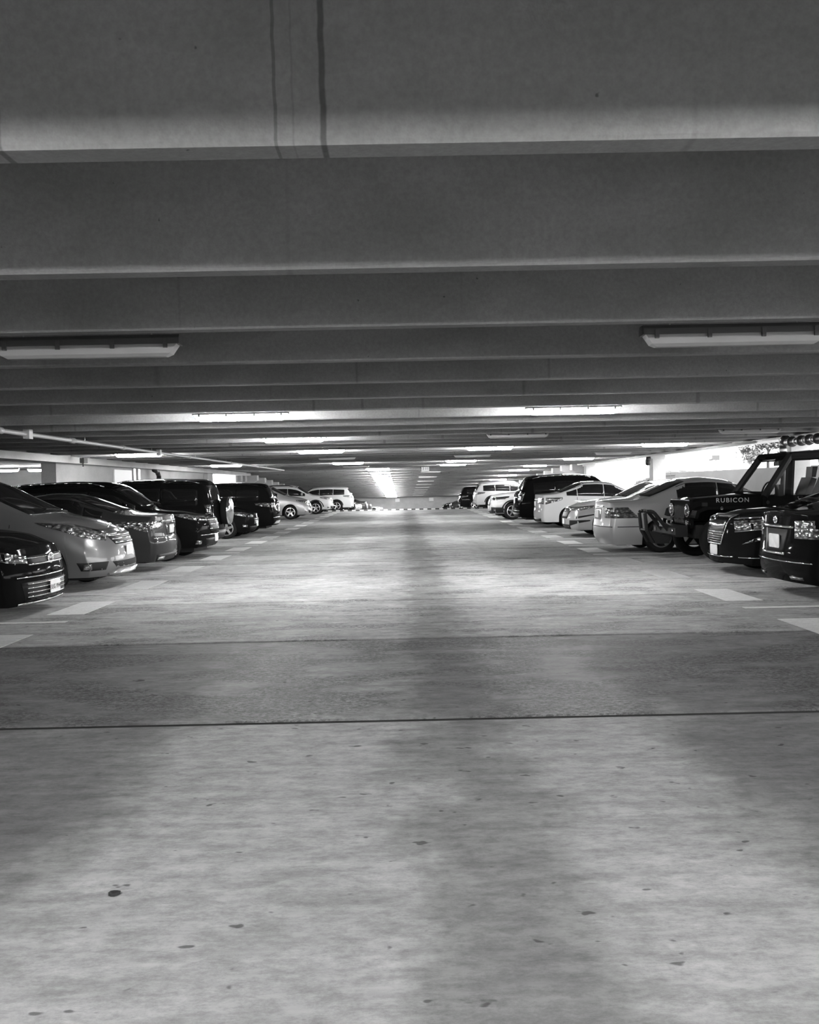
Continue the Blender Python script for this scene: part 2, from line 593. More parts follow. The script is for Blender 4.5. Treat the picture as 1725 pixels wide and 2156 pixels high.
# columns on the open side
def column(y, label):
    b = MB()
    c = 0.03
    x0, x1, y0_, y1_ = 9.12, 9.62, y - 0.22, y + 0.22
    b.prism([(x0 + c, y0_), (x1 - c, y0_), (x1, y0_ + c), (x1, y1_ - c), (x1 - c, y1_), (x0 + c, y1_), (x0, y1_ - c), (x0, y0_ + c)], 'z', 0, 2.44)
    b.box(x0 - 0.06, x1 - 0.02, y0_ - 0.05, y1_ + 0.05, 2.30, 2.42)
    o = b.build('concrete_column', 'wall')
    tag(o, label, 'column', 'columns along the open side', 'structure')
column(21.75, 'square concrete column behind the banded dark pipe, nearest the camera on the open side')
column(33.7, 'square concrete column in the daylight opening beyond the silver sedan')
column(45.9, 'square concrete column where the daylight opening ends and the ramp wall begins')

# far end wall panels
for (x, z, lab) in ((-0.72, -0.15, 'small white panel on the far end wall under the row of lit lamps'),
                    (3.42, -0.12, 'small white panel on the far end wall above the dark cars')):
    b = MB(); b.box(x - 0.27, x + 0.27, Y1 - 0.05, Y1 - 0.002, z - 0.2, z + 0.2)
    tag(b.build('wall_panel', 'white'), lab, 'panel')

# speed bump at the crest: alternating dark and pale segments
sb = empty('speed_bump', (0, YF - 0.25, 0))
tag(sb, 'black and white striped speed bump across the crest of the ramp', 'speed bump')
prof = [(-0.2, 0), (0.2, 0), (0.16, 0.035), (0.08, 0.062), (0, 0.07), (-0.08, 0.062), (-0.16, 0.035)]
segm = []
for mt in ('bump_dark', 'bump_pale'):
    mb = MB(); mb.prism(prof[::-1], 'x', 0.004, 0.246)
    segm.append(mb.mesh('bump_segment', mt))
for i in range(40):
    o = link('bump_segment', segm[i % 2], sb)
    o.location = (-5.0 + i * 0.25, 0, 0)

# dry leaf on the slab
lf = MB()
pts = [(-0.05, 0.0), (-0.03, 0.022), (0.0, 0.03), (0.03, 0.02), (0.055, 0.0), (0.03, -0.018), (0.0, -0.026), (-0.03, -0.018)]
lf.add([(x, y, 0.012 + 0.008 * math.cos(8 * x + y * 30)) for x, y in pts] + [(0, 0, 0.006)] + [(x, y, 0.002) for x, y in pts],
       [(i, (i + 1) % 8, 8) for i in range(8)] + [(9 + i, 9 + (i + 1) % 8, (i + 1) % 8, i) for i in range(8)] + [tuple(range(16, 8, -1))])
o = lf.build('dead_leaf', 'leaf_dry'); o.location = (-1.07, 3.27, 0.001); o.rotation_euler = (0, 0, 0.3); o.scale = (0.4, 0.55, 0.7)
tag(o, 'small dark dead leaf lying on the bare concrete near the camera', 'leaf')

# ------------------------------------------------------------------ strip lights
def lamp_meshes():
    L, n = 1.26, 0
    # boat shaped diffuser, long axis x
    def section(z, hw, hl): return [(-hl, -hw, z), (hl, -hw, z), (hl, hw, z), (-hl, hw, z)]
    d = MB()
    rings = [section(0.085, 0.052, 0.635), section(0.02, 0.052, 0.59), section(0.0, 0.03, 0.555)]
    vs = [p for r in rings for p in r]
    fs = []
    for i in range(len(rings) - 1):
        for j in range(4):
            a, b_ = i * 4 + j, i * 4 + (j + 1) % 4
            fs.append((a, a + 4, b_ + 4, b_))
    fs.append((11, 10, 9, 8))
    d.add(vs, fs)
    h = MB()
    h.prism([(-0.068, 0.084), (0.068, 0.084), (0.064, 0.125), (0.045, 0.15), (-0.045, 0.15), (-0.064, 0.125)], 'x', -0.655, 0.655)
    c = MB()
    c.box(-0.014, 0.014, -0.074, -0.057, 0.055, 0.115)
    r = MB(); r.tube((0, 0, 0.148), (0, 0, HS - HB + 0.02), 0.006, 6)
    return d, h.mesh('housing', 'housing'), c.mesh('clip', 'housing'), r.mesh('hanger_rod', 'steel')
LD, LH, LC, LR = lamp_meshes()
LD_lit, LD_off = LD.mesh('diffuser', 'lit'), LD.mesh('diffuser', 'unlit')
fb_ = MB(); fb_.box(-0.6, 0.6, -0.05, 0.05, 0.0, 0.085); fb_.f = [f for i, f in enumerate(fb_.f) if i != 1]
LD_far = fb_.mesh('diffuser', 'lit')
def lamp(x, y, lit, label, group=None, detail=True, zoff=0.0):
    t = empty('ceiling_light', (x, y, HB - 0.06 + cz(y) + zoff))
    tag(t, label, 'ceiling light', group)
    link('housing', LH, t)
    link('diffuser', (LD_far if y > 45 else LD_lit) if lit else LD_off, t)
    for dx in (-0.45, 0.45):
        link('hanger_rod', LR, t).location = (dx, 0, 0)
    if detail:
        for dx in (-0.56, -0.19, 0.19, 0.56):
            link('clip', LC, t).location = (dx, 0, 0)
            o = link('clip', LC, t); o.location = (dx, 0, 0); o.rotation_euler = (0, 0, math.pi)
    return t
LP = 6.096
def ly(k): return 6.5 + LP * k
XA = 2.3
ordn = ['nearest', 'second', 'third', 'fourth', 'fifth', 'sixth', 'seventh', 'eighth']
for k in (-3, -2, -1):
    for x in (-XA, XA):
        lamp(x, ly(k), True, 'lit strip light above and behind the camera', 'strip lights behind the camera', False)
stateL = [0, 1, 1, 1, 0, 1, 0]
stateR = [0, 1, 0, 1, 0, 1, 1]
for k in range(7):
    for x, st, side in ((-2.2, stateL, 'left'), (2.36, stateR, 'right')):
        lamp(x, ly(k), bool(st[k]), '%s strip light, %s of the %s row over the driving aisle' % ('lit' if st[k] else 'unlit', ordn[k], side),
             'strip lights over the aisle', k < 4)
# rows over the parked cars
for k, lit, n_ in ((2, 0, 'nearest'), (3, 1, 'second'), (4, 0, 'third'), (5, 1, 'fourth'), (7, 1, 'fifth')):
    lamp(7.1, ly(k), bool(lit), '%s strip light, %s in the row above the cars on the right' % ('lit' if lit else 'unlit', n_), 'strip lights over the right stalls', k < 4)
for k, lit, n_ in ((3, 1, 'nearest'), (5, 1, 'second'), (7, 0, 'third')):
    lamp(-7.1, ly(k), bool(lit), '%s strip light, %s in the row above the cars on the left' % ('lit' if lit else 'unlit', n_), 'strip lights over the left stalls', k < 4)
y = ly(7)
while y < Y1 - 2:
    lamp(-1.36, y, True, 'lit strip light in the dazzling row down the far ramp', 'lit row down the ramp', False)
    y += LP / 2
y = ly(8)
ordr = ['first', 'second', 'third', 'fourth', 'fifth', 'sixth', 'seventh', 'eighth', 'ninth', 'tenth']
i = 0
while y < Y1 - 2:
    lamp(1.68, y, False, 'unlit strip light in the dark row down the ramp, %s beyond the hanging sign' % ordr[i], 'unlit row down the ramp', False)
    lamp(7.0, y, True, 'lit strip light above the ramp cars on the right, %s beyond the crest' % ordr[i], 'lit row over the ramp stalls', False)
    y += LP; i += 1
for x, y, n_ in ((-16.5, 38.0, 'left'), (-15.0, 38.4, 'right')):
    lamp(x, y, True, 'lit strip light in the side bay beyond the silver minivan, %s of the two' % n_, 'strip lights in the side bay', False)

# hanging level sign
hs = empty('hanging_sign', (1.16, 47.2, 2.36))
tag(hs, 'small white hanging level sign marked 3 above the far aisle', 'sign')
MB().box(-0.2, 0.2, -0.03, 0.03, -0.13, 0.13).build('sign_box', 'white', hs)
MB().box(-0.235, -0.2, -0.035, 0.035, -0.13, 0.13).build('end_cap', 'black', hs)
for bx_ in (-0.1, 0.1):
    MB().box(bx_ - .005, bx_ + .005, -0.005, 0.005, 0.13, 0.75).build('bracket', 'steel', hs)
text('sign_text', '3 I I', 0.2, 'ink', hs, Matrix.Translation((0, -0.032, 0)) @ Matrix.Rotation(math.pi / 2, 4, 'X'))

# pipes on the left
pp = empty('sprinkler_pipe', (-5.95, 0, 0))
tag(pp, 'long pale sprinkler pipe hung under the beams on the left', 'pipe')
MB().tube((0, Y0 + 0.1, 2.405), (0, 46, 2.405), 0.035, 14).build('pipe_run', 'pipe', pp, True)
cm = MB().tube((0, -0.09, 2.405), (0, 0.09, 2.405), 0.05, 14).mesh('coupling', 'pipe', True)
hm = MB().box(-0.006, 0.006, -0.015, 0.015, 2.44, HS).mesh('hanger', 'steel')
for yy in (4.0, 10.3, 13.6, 16.6, 19.6, 25.7, 31.8, 37.9):
    link('coupling', cm, pp).location = (0, yy, 0)
for k in range(10):
    link('hanger', hm, pp).location = (0, 3.54 + k * 4.572, 0)
bx = MB().box(-0.05, 0.05, -0.07, 0.07, 2.33, 2.48).mesh('junction_box', 'pipe')
for yy in (14.6, 22.4): link('junction_box', bx, pp).location = (0.02, yy, 0)
cd = empty('conduit', (-6.1, 0, 0))
tag(cd, 'thin electrical conduit beside the sprinkler pipe on the left', 'conduit')
MB().tube((0, Y0 + 0.1, 2.43), (0, 40, 2.43), 0.016, 8).build('conduit_run', 'steel', cd, True)
clampm = MB().box(-0.03, 0.03, -0.02, 0.02, 2.405, 2.455).mesh('clamp', 'steel')
for k in range(12): link('clamp', clampm, cd).location = (0, 4.30 + k * 3.048, 0)
# fittings on the left ledge and wall
fb = MB(); fb.box(-9.02, -8.9, 25.7, 26.0, 2.3, 2.44); fb.tube((-8.98, 25.85, 2.2), (-8.98, 25.85, 2.45), 0.02, 8)
tag(fb.build('junction_box', 'pipe_dark'), 'small dark junction box on the left ledge girder', 'junction box')
wp = MB(); wp.box(-9.35, -9.31, 29.7, 31.6, 1.5, 2.2)
tag(wp.build('wall_panel', 'white'), 'white panel on the grey wall behind the dark sedan', 'panel')
for y_, lab in ((31.7, 'vertical grey conduit box on the left wall just right of the white panel'), (32.25, 'vertical grey conduit box on the left wall beside the black drain pipe')):
    tag(MB().box(-9.35, -9.28, y_, y_ + .25, 0, 2.27).build('wall_conduit', 'steel'), lab, 'conduit')
dp = empty('drain_pipe', (-9.1, 34.2, 0))
tag(dp, 'black drain pipe elbow with a white ring on the left wall', 'pipe')
MB().path([(-0.05, -0.4, 2.26), (0.0, -0.15, 2.2), (0.02, 0, 2.05), (0.02, 0, 0.3)], 0.085, 14).build('pipe_run', 'pipe_dark', dp, True)
MB().tube((0.02, 0, 1.86), (0.02, 0, 1.94), 0.1, 14).build('ring', 'band', dp, True)
for (y_, lab) in ((43.6, 'grey electrical box on the wall beside the bright left window'), (52.4, 'grey electrical box on the wall beyond the bright left window'), (53.8, 'second grey electrical box on the wall just before the ramp piers')):
    b = MB(); b.box(-9.35, -9.2, y_ - 0.35, y_ + 0.35, 1.95, 2.4); b.box(-9.2, -9.185, y_ - 0.3, y_ + 0.3, 2.0, 2.35)
    tag(b.build('electrical_box', 'wall'), lab, 'electrical box')

# banded riser pipe and valve cluster on the right
rp = empty('riser_pipe', (8.86, 21.3, 0))
tag(rp, 'dark riser pipe with white bands in front of the concrete column', 'pipe')
MB().tube((0, 0, 0), (0, 0, 2.32), 0.075, 16).tube((0, 0, 2.3), (0.06, -0.1, 2.42), 0.11, 16).build('pipe_run', 'pipe_dark', rp, True)
bmh = MB().tube((0, 0, 0), (0, 0, 0.06), 0.084, 16).mesh('band', 'band', True)
for z in (2.10, 2.235, 1.9): link('band', bmh, rp).location = (0, 0, z)
vc = empty('valve_run', (8.86, 19.6, 2.30))
tag(vc, 'dark iron pipe run with flanges under the right girder', 'pipe')
MB().tube((0, 1.5, 0), (0, -6, 0.0), 0.075, 14).build('pipe_run', 'pipe_dark', vc, True)
fm = MB().tube((0, -0.03, 0), (0, 0.03, 0), 0.12, 14).mesh('flange', 'pipe_dark', True)
for k, yy in enumerate((1.2, 0.7, 0.3, -0.1, -0.6)):
    link('flange', fm, vc).location = (0, yy, 0)
bm2 = MB().tube((0, -0.02, 0), (0, 0.02, 0), 0.09, 14).mesh('band', 'steel', True)
for yy in (0.95, 0.5, 0.1): link('band', bm2, vc).location = (0, yy, 0)
cp = MB().tube((8.7, 22.5, 2.38), (8.7, 45.5, 2.38), 0.035, 10)
tag(cp.build('service_pipe', 'pipe', None, True), 'pale service pipe along the top of the right daylight opening', 'pipe')
elb = MB().path([(8.92, 33.2, 2.32), (8.92, 33.3, 2.24), (8.95, 33.4, 2.1)], 0.09, 12)
tag(elb.build('pipe_elbow', 'pipe_dark', None, True), 'dark pipe elbow at the top of the middle right column', 'pipe')

# ------------------------------------------------------------------ outdoors on the right
og = MB().box(9.75, 140, -40, 200, 0.6, 0.9)
tag(og.build('ground', 'ground'), kind='structure')
pw = MB().box(11.9, 12.2, 5, 40, 0.9, 1.84)
tag(pw.build('parapet_wall', 'parapet'), 'low pale parapet wall outside the daylight opening', 'wall', kind='structure')
def tree(x, y, z, rx, rz, n, label):
    t = empty('tree', (x, y, 0.9)); tag(t, label, 'tree', 'trees outside')
    MB().tube((0, 0, 0), (0.1, 0, z - 0.9), 0.16, 10, 0.07).tube((0.1, 0, z - 1.6), (0.8, 0.3, z - 0.5), 0.07, 8, 0.03).tube((0.1, 0, z - 1.5), (-0.7, -0.2, z - 0.4), 0.07, 8, 0.03).build('trunk', 'bark', t)
    mb = MB()
    rnd = random.Random(int(x * 10))
    clumps = [(rnd.uniform(-1, 1) * rx * .75, rnd.uniform(-1, 1) * rx * .6, rnd.uniform(-1, 1) * rz * .75, rnd.uniform(.3, .55)) for _ in range(26)]
    for i in range(n):
        cx, cy, cz_, cr = rnd.choice(clumps)
        p = Vector((cx, cy, z - 0.9 + cz_)) + Vector((rnd.gauss(0, cr * .6), rnd.gauss(0, cr * .6), rnd.gauss(0, cr * .5)))
        a = Vector((rnd.uniform(-1, 1), rnd.uniform(-1, 1), rnd.uniform(-1, 1))).normalized() * rnd.uniform(.10, .17)
        b = a.orthogonal().normalized() * rnd.uniform(.05, .09)
        mb.add([p - a, p + b, p + a, p - b], [(0, 1, 2, 3)])
    o = mb.build('foliage', 'leaf', t)
    o['kind'] = 'stuff'
tree(29.5, 74, 4.3, 2.3, 1.5, 8000, 'pale leafy tree outside above the black off-road vehicle')
lp = empty('street_lamp', (31.5, 92, 0.9)); tag(lp, 'small grey street lamp outside the daylight opening', 'street lamp')
MB().tube((0, 0, 0), (0, 0, 2.6), 0.05, 8).build('pole', 'post_grey', lp)
MB().box(-0.4, 0.35, -0.12, 0.12, 2.6, 3.1).box(-0.7, -0.4, -0.08, 0.08, 2.55, 2.75).build('lamp_head', 'post_grey', lp)

# ------------------------------------------------------------------ cars
def smooth_profile(pts, L, sigma, n=600):
    xs = np.linspace(-0.6, L + 0.6, n)
    p = np.array(pts, float)
    z = np.interp(xs, p[:, 0], p[:, 1])
    if sigma > 0:
        dx = xs[1] - xs[0]
        k = np.arange(-int(3 * sigma / dx) - 1, int(3 * sigma / dx) + 2) * dx
        wgt = np.exp(-0.5 * (k / sigma) ** 2); wgt /= wgt.sum()
        zp = np.pad(z, len(k) // 2, mode='edge')
        z = np.convolve(zp, wgt, mode='valid')
    return lambda x: float(np.interp(x, xs, z))

WHEELS = {}
def wheel_meshes(r, style):
    key = (round(r, 3), style)
    if key in WHEELS: return WHEELS[key]
    w = 0.11
    t = MB()
    ri = r * 0.66
    t.lathe([(ri, -w * 0.8), (ri + 0.02, -w), (r - 0.04, -w), (r - 0.012, -w * 0.82), (r, -w * 0.55), (r, w * 0.55), (r - 0.012, w * 0.82), (r - 0.04, w), (ri + 0.02, w), (ri, w * 0.8)], (0, 0, 0), 30)
    tm = t.mesh('tyre', 'rubber', True)
    a = MB()
    a.lathe([(ri + 0.005, -w * 0.95), (ri - 0.02, -w * 0.98), (ri - 0.03, -w * 0.5), (ri - 0.03, w * 0.6)], (0, 0, 0), 30)
    a.lathe([(0.0, -w * 0.62), (0.05, -w * 0.62), (0.065, -w * 0.5), (0.065, 0.0)], (0, 0, 0), 16)
    ns = 5 if style != 'many' else 9
    for i in range(ns):
        an = 2 * math.pi * i / ns + 0.3
        c, s_ = math.cos(an), math.sin(an)
        wd0, wd1 = (0.04, 0.032) if ns == 5 else (0.022, 0.02)
        vs = []
        for rr, hw, yy in ((0.04, wd0, -w * .6), (ri - 0.02, wd1, -w * .85), (0.04, wd0, -w * .3), (ri - 0.02, wd1, -w * .5)):
            for sg in (-1, 1):
                vs.append((rr * c - sg * hw * s_, yy, rr * s_ + sg * hw * c))
        a.add(vs, [(0, 1, 3, 2), (4, 6, 7, 5), (0, 2, 6, 4), (1, 5, 7, 3), (2, 3, 7, 6), (0, 4, 5, 1)])
    am = a.mesh('rim', 'alloy_dark' if style == 'dark' else 'alloy')
    bk = MB().lathe([(0.0, 0.0), (ri - 0.01, 0.0)], (0, 0, 0), 20).mesh('brake_disc', 'under')
    WHEELS[key] = (tm, am, bk)
    return WHEELS[key]

class Car:
    def __init__(s, name, label, sp, mat, side, X, Y, out, group=None, rz=0.0, z=None, ds=0.055, detail=2):
        s.sp, s.mat, s.detail = sp, mat, detail
        L = sp['L']
        zz = fz(Y) if z is None else z
        # local frame: nose at x = 0, tail at x = L
        flip = (side < 0) == (out == 'nose')
        ox = X if out == 'nose' else X + side * L
        s.root = empty(name, (ox, Y, zz), (math.pi if flip else 0.0) + rz)
        if Y > YF + 1 and z is None:
            s.root.rotation_euler = (-math.atan(SLOPE), 0, 0)
            if flip:
                s.root.rotation_euler = (math.atan(SLOPE), 0, math.pi)
        tag(s.root, label, 'car', group)
        s.body(ds)
        s.wheels()
        s.windows()
    # ---- surface
    def body(s, ds):
        sp = s.sp
        L, W = sp['L'], sp['W']
        T = s.T = smooth_profile(sp['top'], L, sp.get('sig', 0.05))
        Bl = smooth_profile(sp['belt'], L, 0.08)
        s.B = lambda x: min(Bl(x), T(x) - 0.035)
        sill = s.sill = sp.get('sill', 0.2)
        r = sp['r']
        ra = s.ra = r + sp.get('gap', 0.055)
        s.wx = sp['wx']
        def bot(x):
            z = sill
            if x < 0.5: z += 0.0
            for xw in s.wx:
                d = abs(x - xw)
                if d < ra:
                    z = max(z, r + math.sqrt(ra * ra - d * d))
            return z
        plan = smooth_profile([(-0.6, W * .90), (0.0, W * .93), (0.9, W), (L - 1.0, W), (L, W * .93), (L + .6, W * .9)], L, 0.2)
        wr = sp.get('wr', 0.74) * W
        Hm = max(z for _, z in sp['top'])
        tt = [0, .15, .3, .55, .72, .86, 1.0]
        ff = sp.get('sidef', [.93, .972, .99, 1.0, .995, .98, .945])
        n = max(20, int(L / ds))
        xs = set(np.linspace(0, L, n).tolist())
        for xw in s.wx:
            xs.update([xw - ra - .001, xw - ra + .004, xw + ra - .004, xw + ra + .001, xw - ra + .02, xw + ra - .02])
        xs = sorted(x for x in xs if 0 <= x <= L)
        rows = []
        for x in xs:
            w, top, b, bo = plan(x), T(x), s.B(x), bot(x)
            half = []
            for t in np.linspace(0, 1, 11):
                z = bo + (b - bo) * t
                q = (z - sill) / max(b - sill, .01)
                half.append((w * float(np.interp(q, tt, ff)), z))
            ys = half[-1][0]
            gq = min(1, max(0, (top - b - .05) / (Hm - 1.0)))
            ye = ys * .93 * (1 - gq) + wr * gq
            ze = b + (top - b) * (.60 * (1 - gq) + .87 * gq)
            for t in (0.06, .2, .4, .6, .8, .94):
                bow = math.sin(math.pi * t) * .02 * gq
                half.append((ys + (ye - ys) * t + bow, b + (ze - b) * t))
            for t in (0.03, .1, .22, .4, .6, .8, 1.0):
                half.append((ye * (1 - t), ze + (top - ze) * math.sin(t * math.pi / 2) ** .9))
            rows.append((x, half))
        cf, cr = sp.get('cf', .26), sp.get('cr', .2)
        sf = sp.get('sf', [(.15, .1), (.3, .015), (.5, 0), (.62, .03), (.8, .12), (1.1, .2)])
        sr = sp.get('sr', [(.15, .12), (.3, .02), (.5, 0), (.65, .03), (1.0, .06), (1.2, .06)])
        sf, sr = np.array(sf), np.array(sr)
        def deform(x, y, z):
            F = max(0, 1 - x / .85) ** 1.5
            R = max(0, 1 - (L - x) / .8) ** 1.5
            q = (abs(y) / W) ** 2.6
            x2 = x + F * (cf * q + float(np.interp(z, sf[:, 0], sf[:, 1])))
            x2 -= R * (cr * q + float(np.interp(z, sr[:, 0], sr[:, 1])))
            return (x2, y, z)
        vs, fs = [], []
        m = len(rows[0][1])
        full = 2 * m - 1
        for x, half in rows:
            for y, z in half: vs.append(deform(x, y, z))
            for y, z in half[-2::-1]: vs.append(deform(x, -y, z))
        for i in range(len(rows) - 1):
            for j in range(full - 1):
                a = i * full + j
                fs.append((a, a + full, a + full + 1, a + 1))
        for end, ri in ((0, 0), (1, len(rows) - 1)):
            x, half = rows[ri]
            nc = 13
            grid = []
            base = len(vs)
            for k in range(m):
                y, z = half[k]
                for c in range(nc):
                    vs.append(deform(x, y * (1 - 2 * c / (nc - 1)), z))
            for k in range(m - 1):
                for c in range(nc - 1):
                    a = base + k * nc + c
                    f = (a, a + 1, a + nc + 1, a + nc)
                    fs.append(f if not end else f[::-1])
        mb = MB(); mb.v, mb.f = vs, fs
        me = mb.mesh('body', s.mat, True)
        import bmesh
        bm = bmesh.new(); bm.from_mesh(me)
        bmesh.ops.remove_doubles(bm, verts=bm.verts, dist=0.0008)
        bmesh.ops.recalc_face_normals(bm, faces=bm.faces)
        bm.to_mesh(me); bm.free()
        link('body', me, s.root)
        s.bvh = BVHTree.FromPolygons([v.co for v in me.vertices], [p.vertices for p in me.polygons])
        u = MB()
        u.box(.35, L - .35, -(W - .29), W - .29, .17, .8)
        u.box(s.wx[0] + ra + .02, s.wx[1] - ra - .02, -(W - .1), W - .1, sill - .03, sill + .1)
        u.box(.28, .5, -(W - .3), W - .3, sill - .02, .5).box(L - .5, L - .3, -(W - .3), W - .3, sill - .02, .5)
        u.build('underbody', 'under', s.root)
    def wheels(s):
        sp = s.sp
        tm, am, bk = wheel_meshes(sp['r'], sp.get('rim', 'five'))
        for xw in s.wx:
            for sg in (-1, 1):
                o = link('wheel', tm, s.root)
                o.location = (xw, sg * (sp['W'] - .135), sp['r'])
                if sg > 0: o.rotation_euler = (0, 0, math.pi)
                link('rim', am, o)
                if s.detail > 1: link('brake_disc', bk, o)
    # ---- surface patches
    def cast(s, p, d):
        p, d = Vector(p), Vector(d).normalized()
        h = s.bvh.ray_cast(p - d * 4, d)
        if h[0] is None:
            h = s.bvh.find_nearest(p)
        n = h[1]
        if n.dot(d) > 0: n = -n
        return h[0], n
    def patch(s, name, mat, lo, hi, d, off=.006, nu=None, nv=3, depth=.02, parent=None, mirror=False):
        out = []
        for sg in ((1, -1) if mirror else (1,)):
            def resample(P, n):
                P = np.array(P, float); P[:, 1] *= sg
                t = np.linspace(0, 1, len(P))
                q = np.linspace(0, 1, n)
                return np.stack([np.interp(q, t, P[:, k]) for k in range(3)], 1)
            n = nu or max(len(lo), len(hi), 9)
            if nu is None and s.detail > 1: n = max(n, 13)
            A, B = resample(lo, n), resample(hi, n)
            dd = Vector((d[0], d[1] * sg, d[2]))
            top, back = [], []
            for i in range(n):
                for j in range(nv + 1):
                    p = A[i] + (B[i] - A[i]) * j / nv
                    h, nn = s.cast(p, dd)
                    top.append(h + nn * off)
                    back.append(h - nn * depth)
            vs = top + back
            N = len(top)
            fs = []
            for i in range(n - 1):
                for j in range(nv):
                    a = i * (nv + 1) + j
                    fs.append((a, a + nv + 1, a + nv + 2, a + 1))
            ring = [i * (nv + 1) for i in range(n)] + [(n - 1) * (nv + 1) + j for j in range(1, nv + 1)] \
                + [i * (nv + 1) + nv for i in range(n - 2, -1, -1)] + [j for j in range(nv - 1, 0, -1)]
            for a, b in zip(ring, ring[1:] + ring[:1]):
                fs.append((a, b, b + N, a + N))
            mb = MB(); mb.v, mb.f = [tuple(v) for v in vs], fs
            me = mb.mesh(name, mat)
            me.polygons.foreach_set('use_smooth', [i < (n - 1) * nv for i in range(len(me.polygons))])
            import bmesh
            bm = bmesh.new(); bm.from_mesh(me)
            bmesh.ops.recalc_face_normals(bm, faces=bm.faces)
            bm.to_mesh(me); bm.free()
            out.append(link(name, me, parent or s.root))
        return out[0] if len(out) == 1 else out
    def F(s, name, mat, lo, hi, mirror=False, **k):
        return s.patch(name, mat, [(-.5, y, z) for y, z in lo], [(-.5, y, z) for y, z in hi], (1, 0, 0), mirror=mirror, **k)
    def R(s, name, mat, lo, hi, mirror=False, **k):
        x = s.sp['L'] + .5
        return s.patch(name, mat, [(x, y, z) for y, z in lo], [(x, y, z) for y, z in hi], (-1, 0, 0), mirror=mirror, **k)
    def S(s, name, mat, lo, hi, **k):
        return s.patch(name, mat, [(x, 2, z) for x, z in lo], [(x, 2, z) for x, z in hi], (0, -1, 0), mirror=True, **k)
    def FD(s, name, mat, lo, hi, **k):
        return s.patch(name, mat, lo, hi, (.75, -.66, 0), mirror=True, **k)
    def RD(s, name, mat, lo, hi, **k):
        L = s.sp['L']
        f = lambda P: [(L - x, y, z) for x, y, z in P]
        return s.patch(name, mat, f(lo), f(hi), (-.75, -.66, 0), mirror=True, **k)
    def windows(s):
        sp = s.sp
        ws = sp['ws']; rw = sp['rw']
        wy0, wy1 = sp['W'] * .80, sp['W'] * sp.get('wr', .74) * .93
        def arc(x, hw, bend): return [(x + bend * (abs(t) ** 2), t * hw, 3) for t in np.linspace(-1, 1, 11)]
        s.patch('windscreen', 'glass', arc(ws[0], wy0, .1), arc(ws[1], wy1, .06), (0, 0, -1), nv=6, off=.004)
        if sp.get('hatch'):
            z0, z1 = rw
            s.R('rear_window', 'glass', [(-wy0 * .92, z0), (wy0 * .92, z0)], [(-wy1 * .98, z1), (wy1 * .98, z1)], nv=5, off=.004)
        else:
            s.patch('rear_window', 'glass', arc(rw[1], wy0 * .96, -.08), arc(rw[0], wy1, -.04), (0, 0, -1), nv=6, off=.004)
        xs = sp['side']
        for a, b in zip(xs[:-1], xs[1:]):
            a2, b2 = a + .01, b - .01
            q = np.linspace(a2, b2, 13)
            lo = [(x, s.B(x) + .03) for x in q]
            hi = [(x, max(s.B(x) + .034, s.B(x) + (s.T(x) - s.B(x)) * .83 - .02)) for x in q]
            s.S('side_window', 'glass', lo, hi, off=.004, nu=13)
        if s.detail:
            x = xs[0] + .18
            for sg in (-1, 1):
                mb = MB()
                yb, zb = sp['W'] * .93, s.B(x) + .07
                # rounded mirror shell
                prof = [(0, .0), (.05, .012), (.09, .05), (.09, .1), (.06, .14), (0, .155)]
                ring = [(-.045, .0), (-.05, .04), (-.05, .12), (-.03, .15), (.03, .15), (.05, .12), (.05, .04), (.03, .0)]
                vs = []
                for yy, k in ((0.02, .7), (.07, 1), (.16, 1), (.2, .7)):
                    for (u, v) in ring: vs.append((x + u * k, sg * (yb + yy), zb + .075 + (v - .075) * k))
                fs = [tuple(range(8)), tuple(range(24, 32))[::-1]]
                for i in range(3):
                    for j in range(8): fs.append((i * 8 + j, i * 8 + (j + 1) % 8, i * 8 + 8 + (j + 1) % 8, i * 8 + 8 + j))
                mb.add(vs, fs)
                mb.tube((x, sg * (yb - .06), zb + .0), (x, sg * (yb + .08), zb + .04), .025, 8)
                mb.build('mirror', s.mat, s.root, True)
        if s.detail > 1:
            for x0 in sp.get('seams', []):
                s.S('door_seam', 'under', [(x0, s.sill + .12), (x0 + .02, s.sill + .45), (x0 + .01, s.B(x0) - .01)],
                    [(x0 + .012, s.sill + .12), (x0 + .032, s.sill + .45), (x0 + .022, s.B(x0) - .01)], off=.001, nv=1, nu=9)
            for x0 in sp.get('handles', []):
                z = s.B(x0) - .11
                s.S('door_handle', s.mat, [(x0, z), (x0 + .2, z + .005)], [(x0, z + .03), (x0 + .2, z + .035)], off=.03, nv=2, nu=6)
    def plate(s, end, z, y=0.0, mat='plate', txt=None, w=.305, h=.152, proud=.012):
        x = -.5 if end == 'front' else s.sp['L'] + .5
        d = (1, 0, 0) if end == 'front' else (-1, 0, 0)
        p, n = s.cast((x, y, z), d)
        sx = -1 if end == 'front' else 1
        e = empty('licence_plate', (0, 0, 0)); e.parent = s.root
        bpy.data.objects.remove(e)
        mb = MB()
        c = .015
        poly = [(-w / 2 + c, -h / 2), (w / 2 - c, -h / 2), (w / 2, -h / 2 + c), (w / 2, h / 2 - c), (w / 2 - c, h / 2), (-w / 2 + c, h / 2), (-w / 2, h / 2 - c), (-w / 2, -h / 2 + c)]
        mb.prism(poly, 'x', -.004, .004)
        o = mb.build('licence_plate', mat, s.root)
        o.location = (p.x + sx * proud, y, z)
        if txt:
            m = Matrix.Translation((sx * .006, 0, -.008)) @ Matrix.Rotation(sx * math.pi / 2, 4, 'Z') @ Matrix.Rotation(math.pi / 2, 4, 'X')
            text('plate_text', txt, .082, 'ink', o, m, .001)
        return o
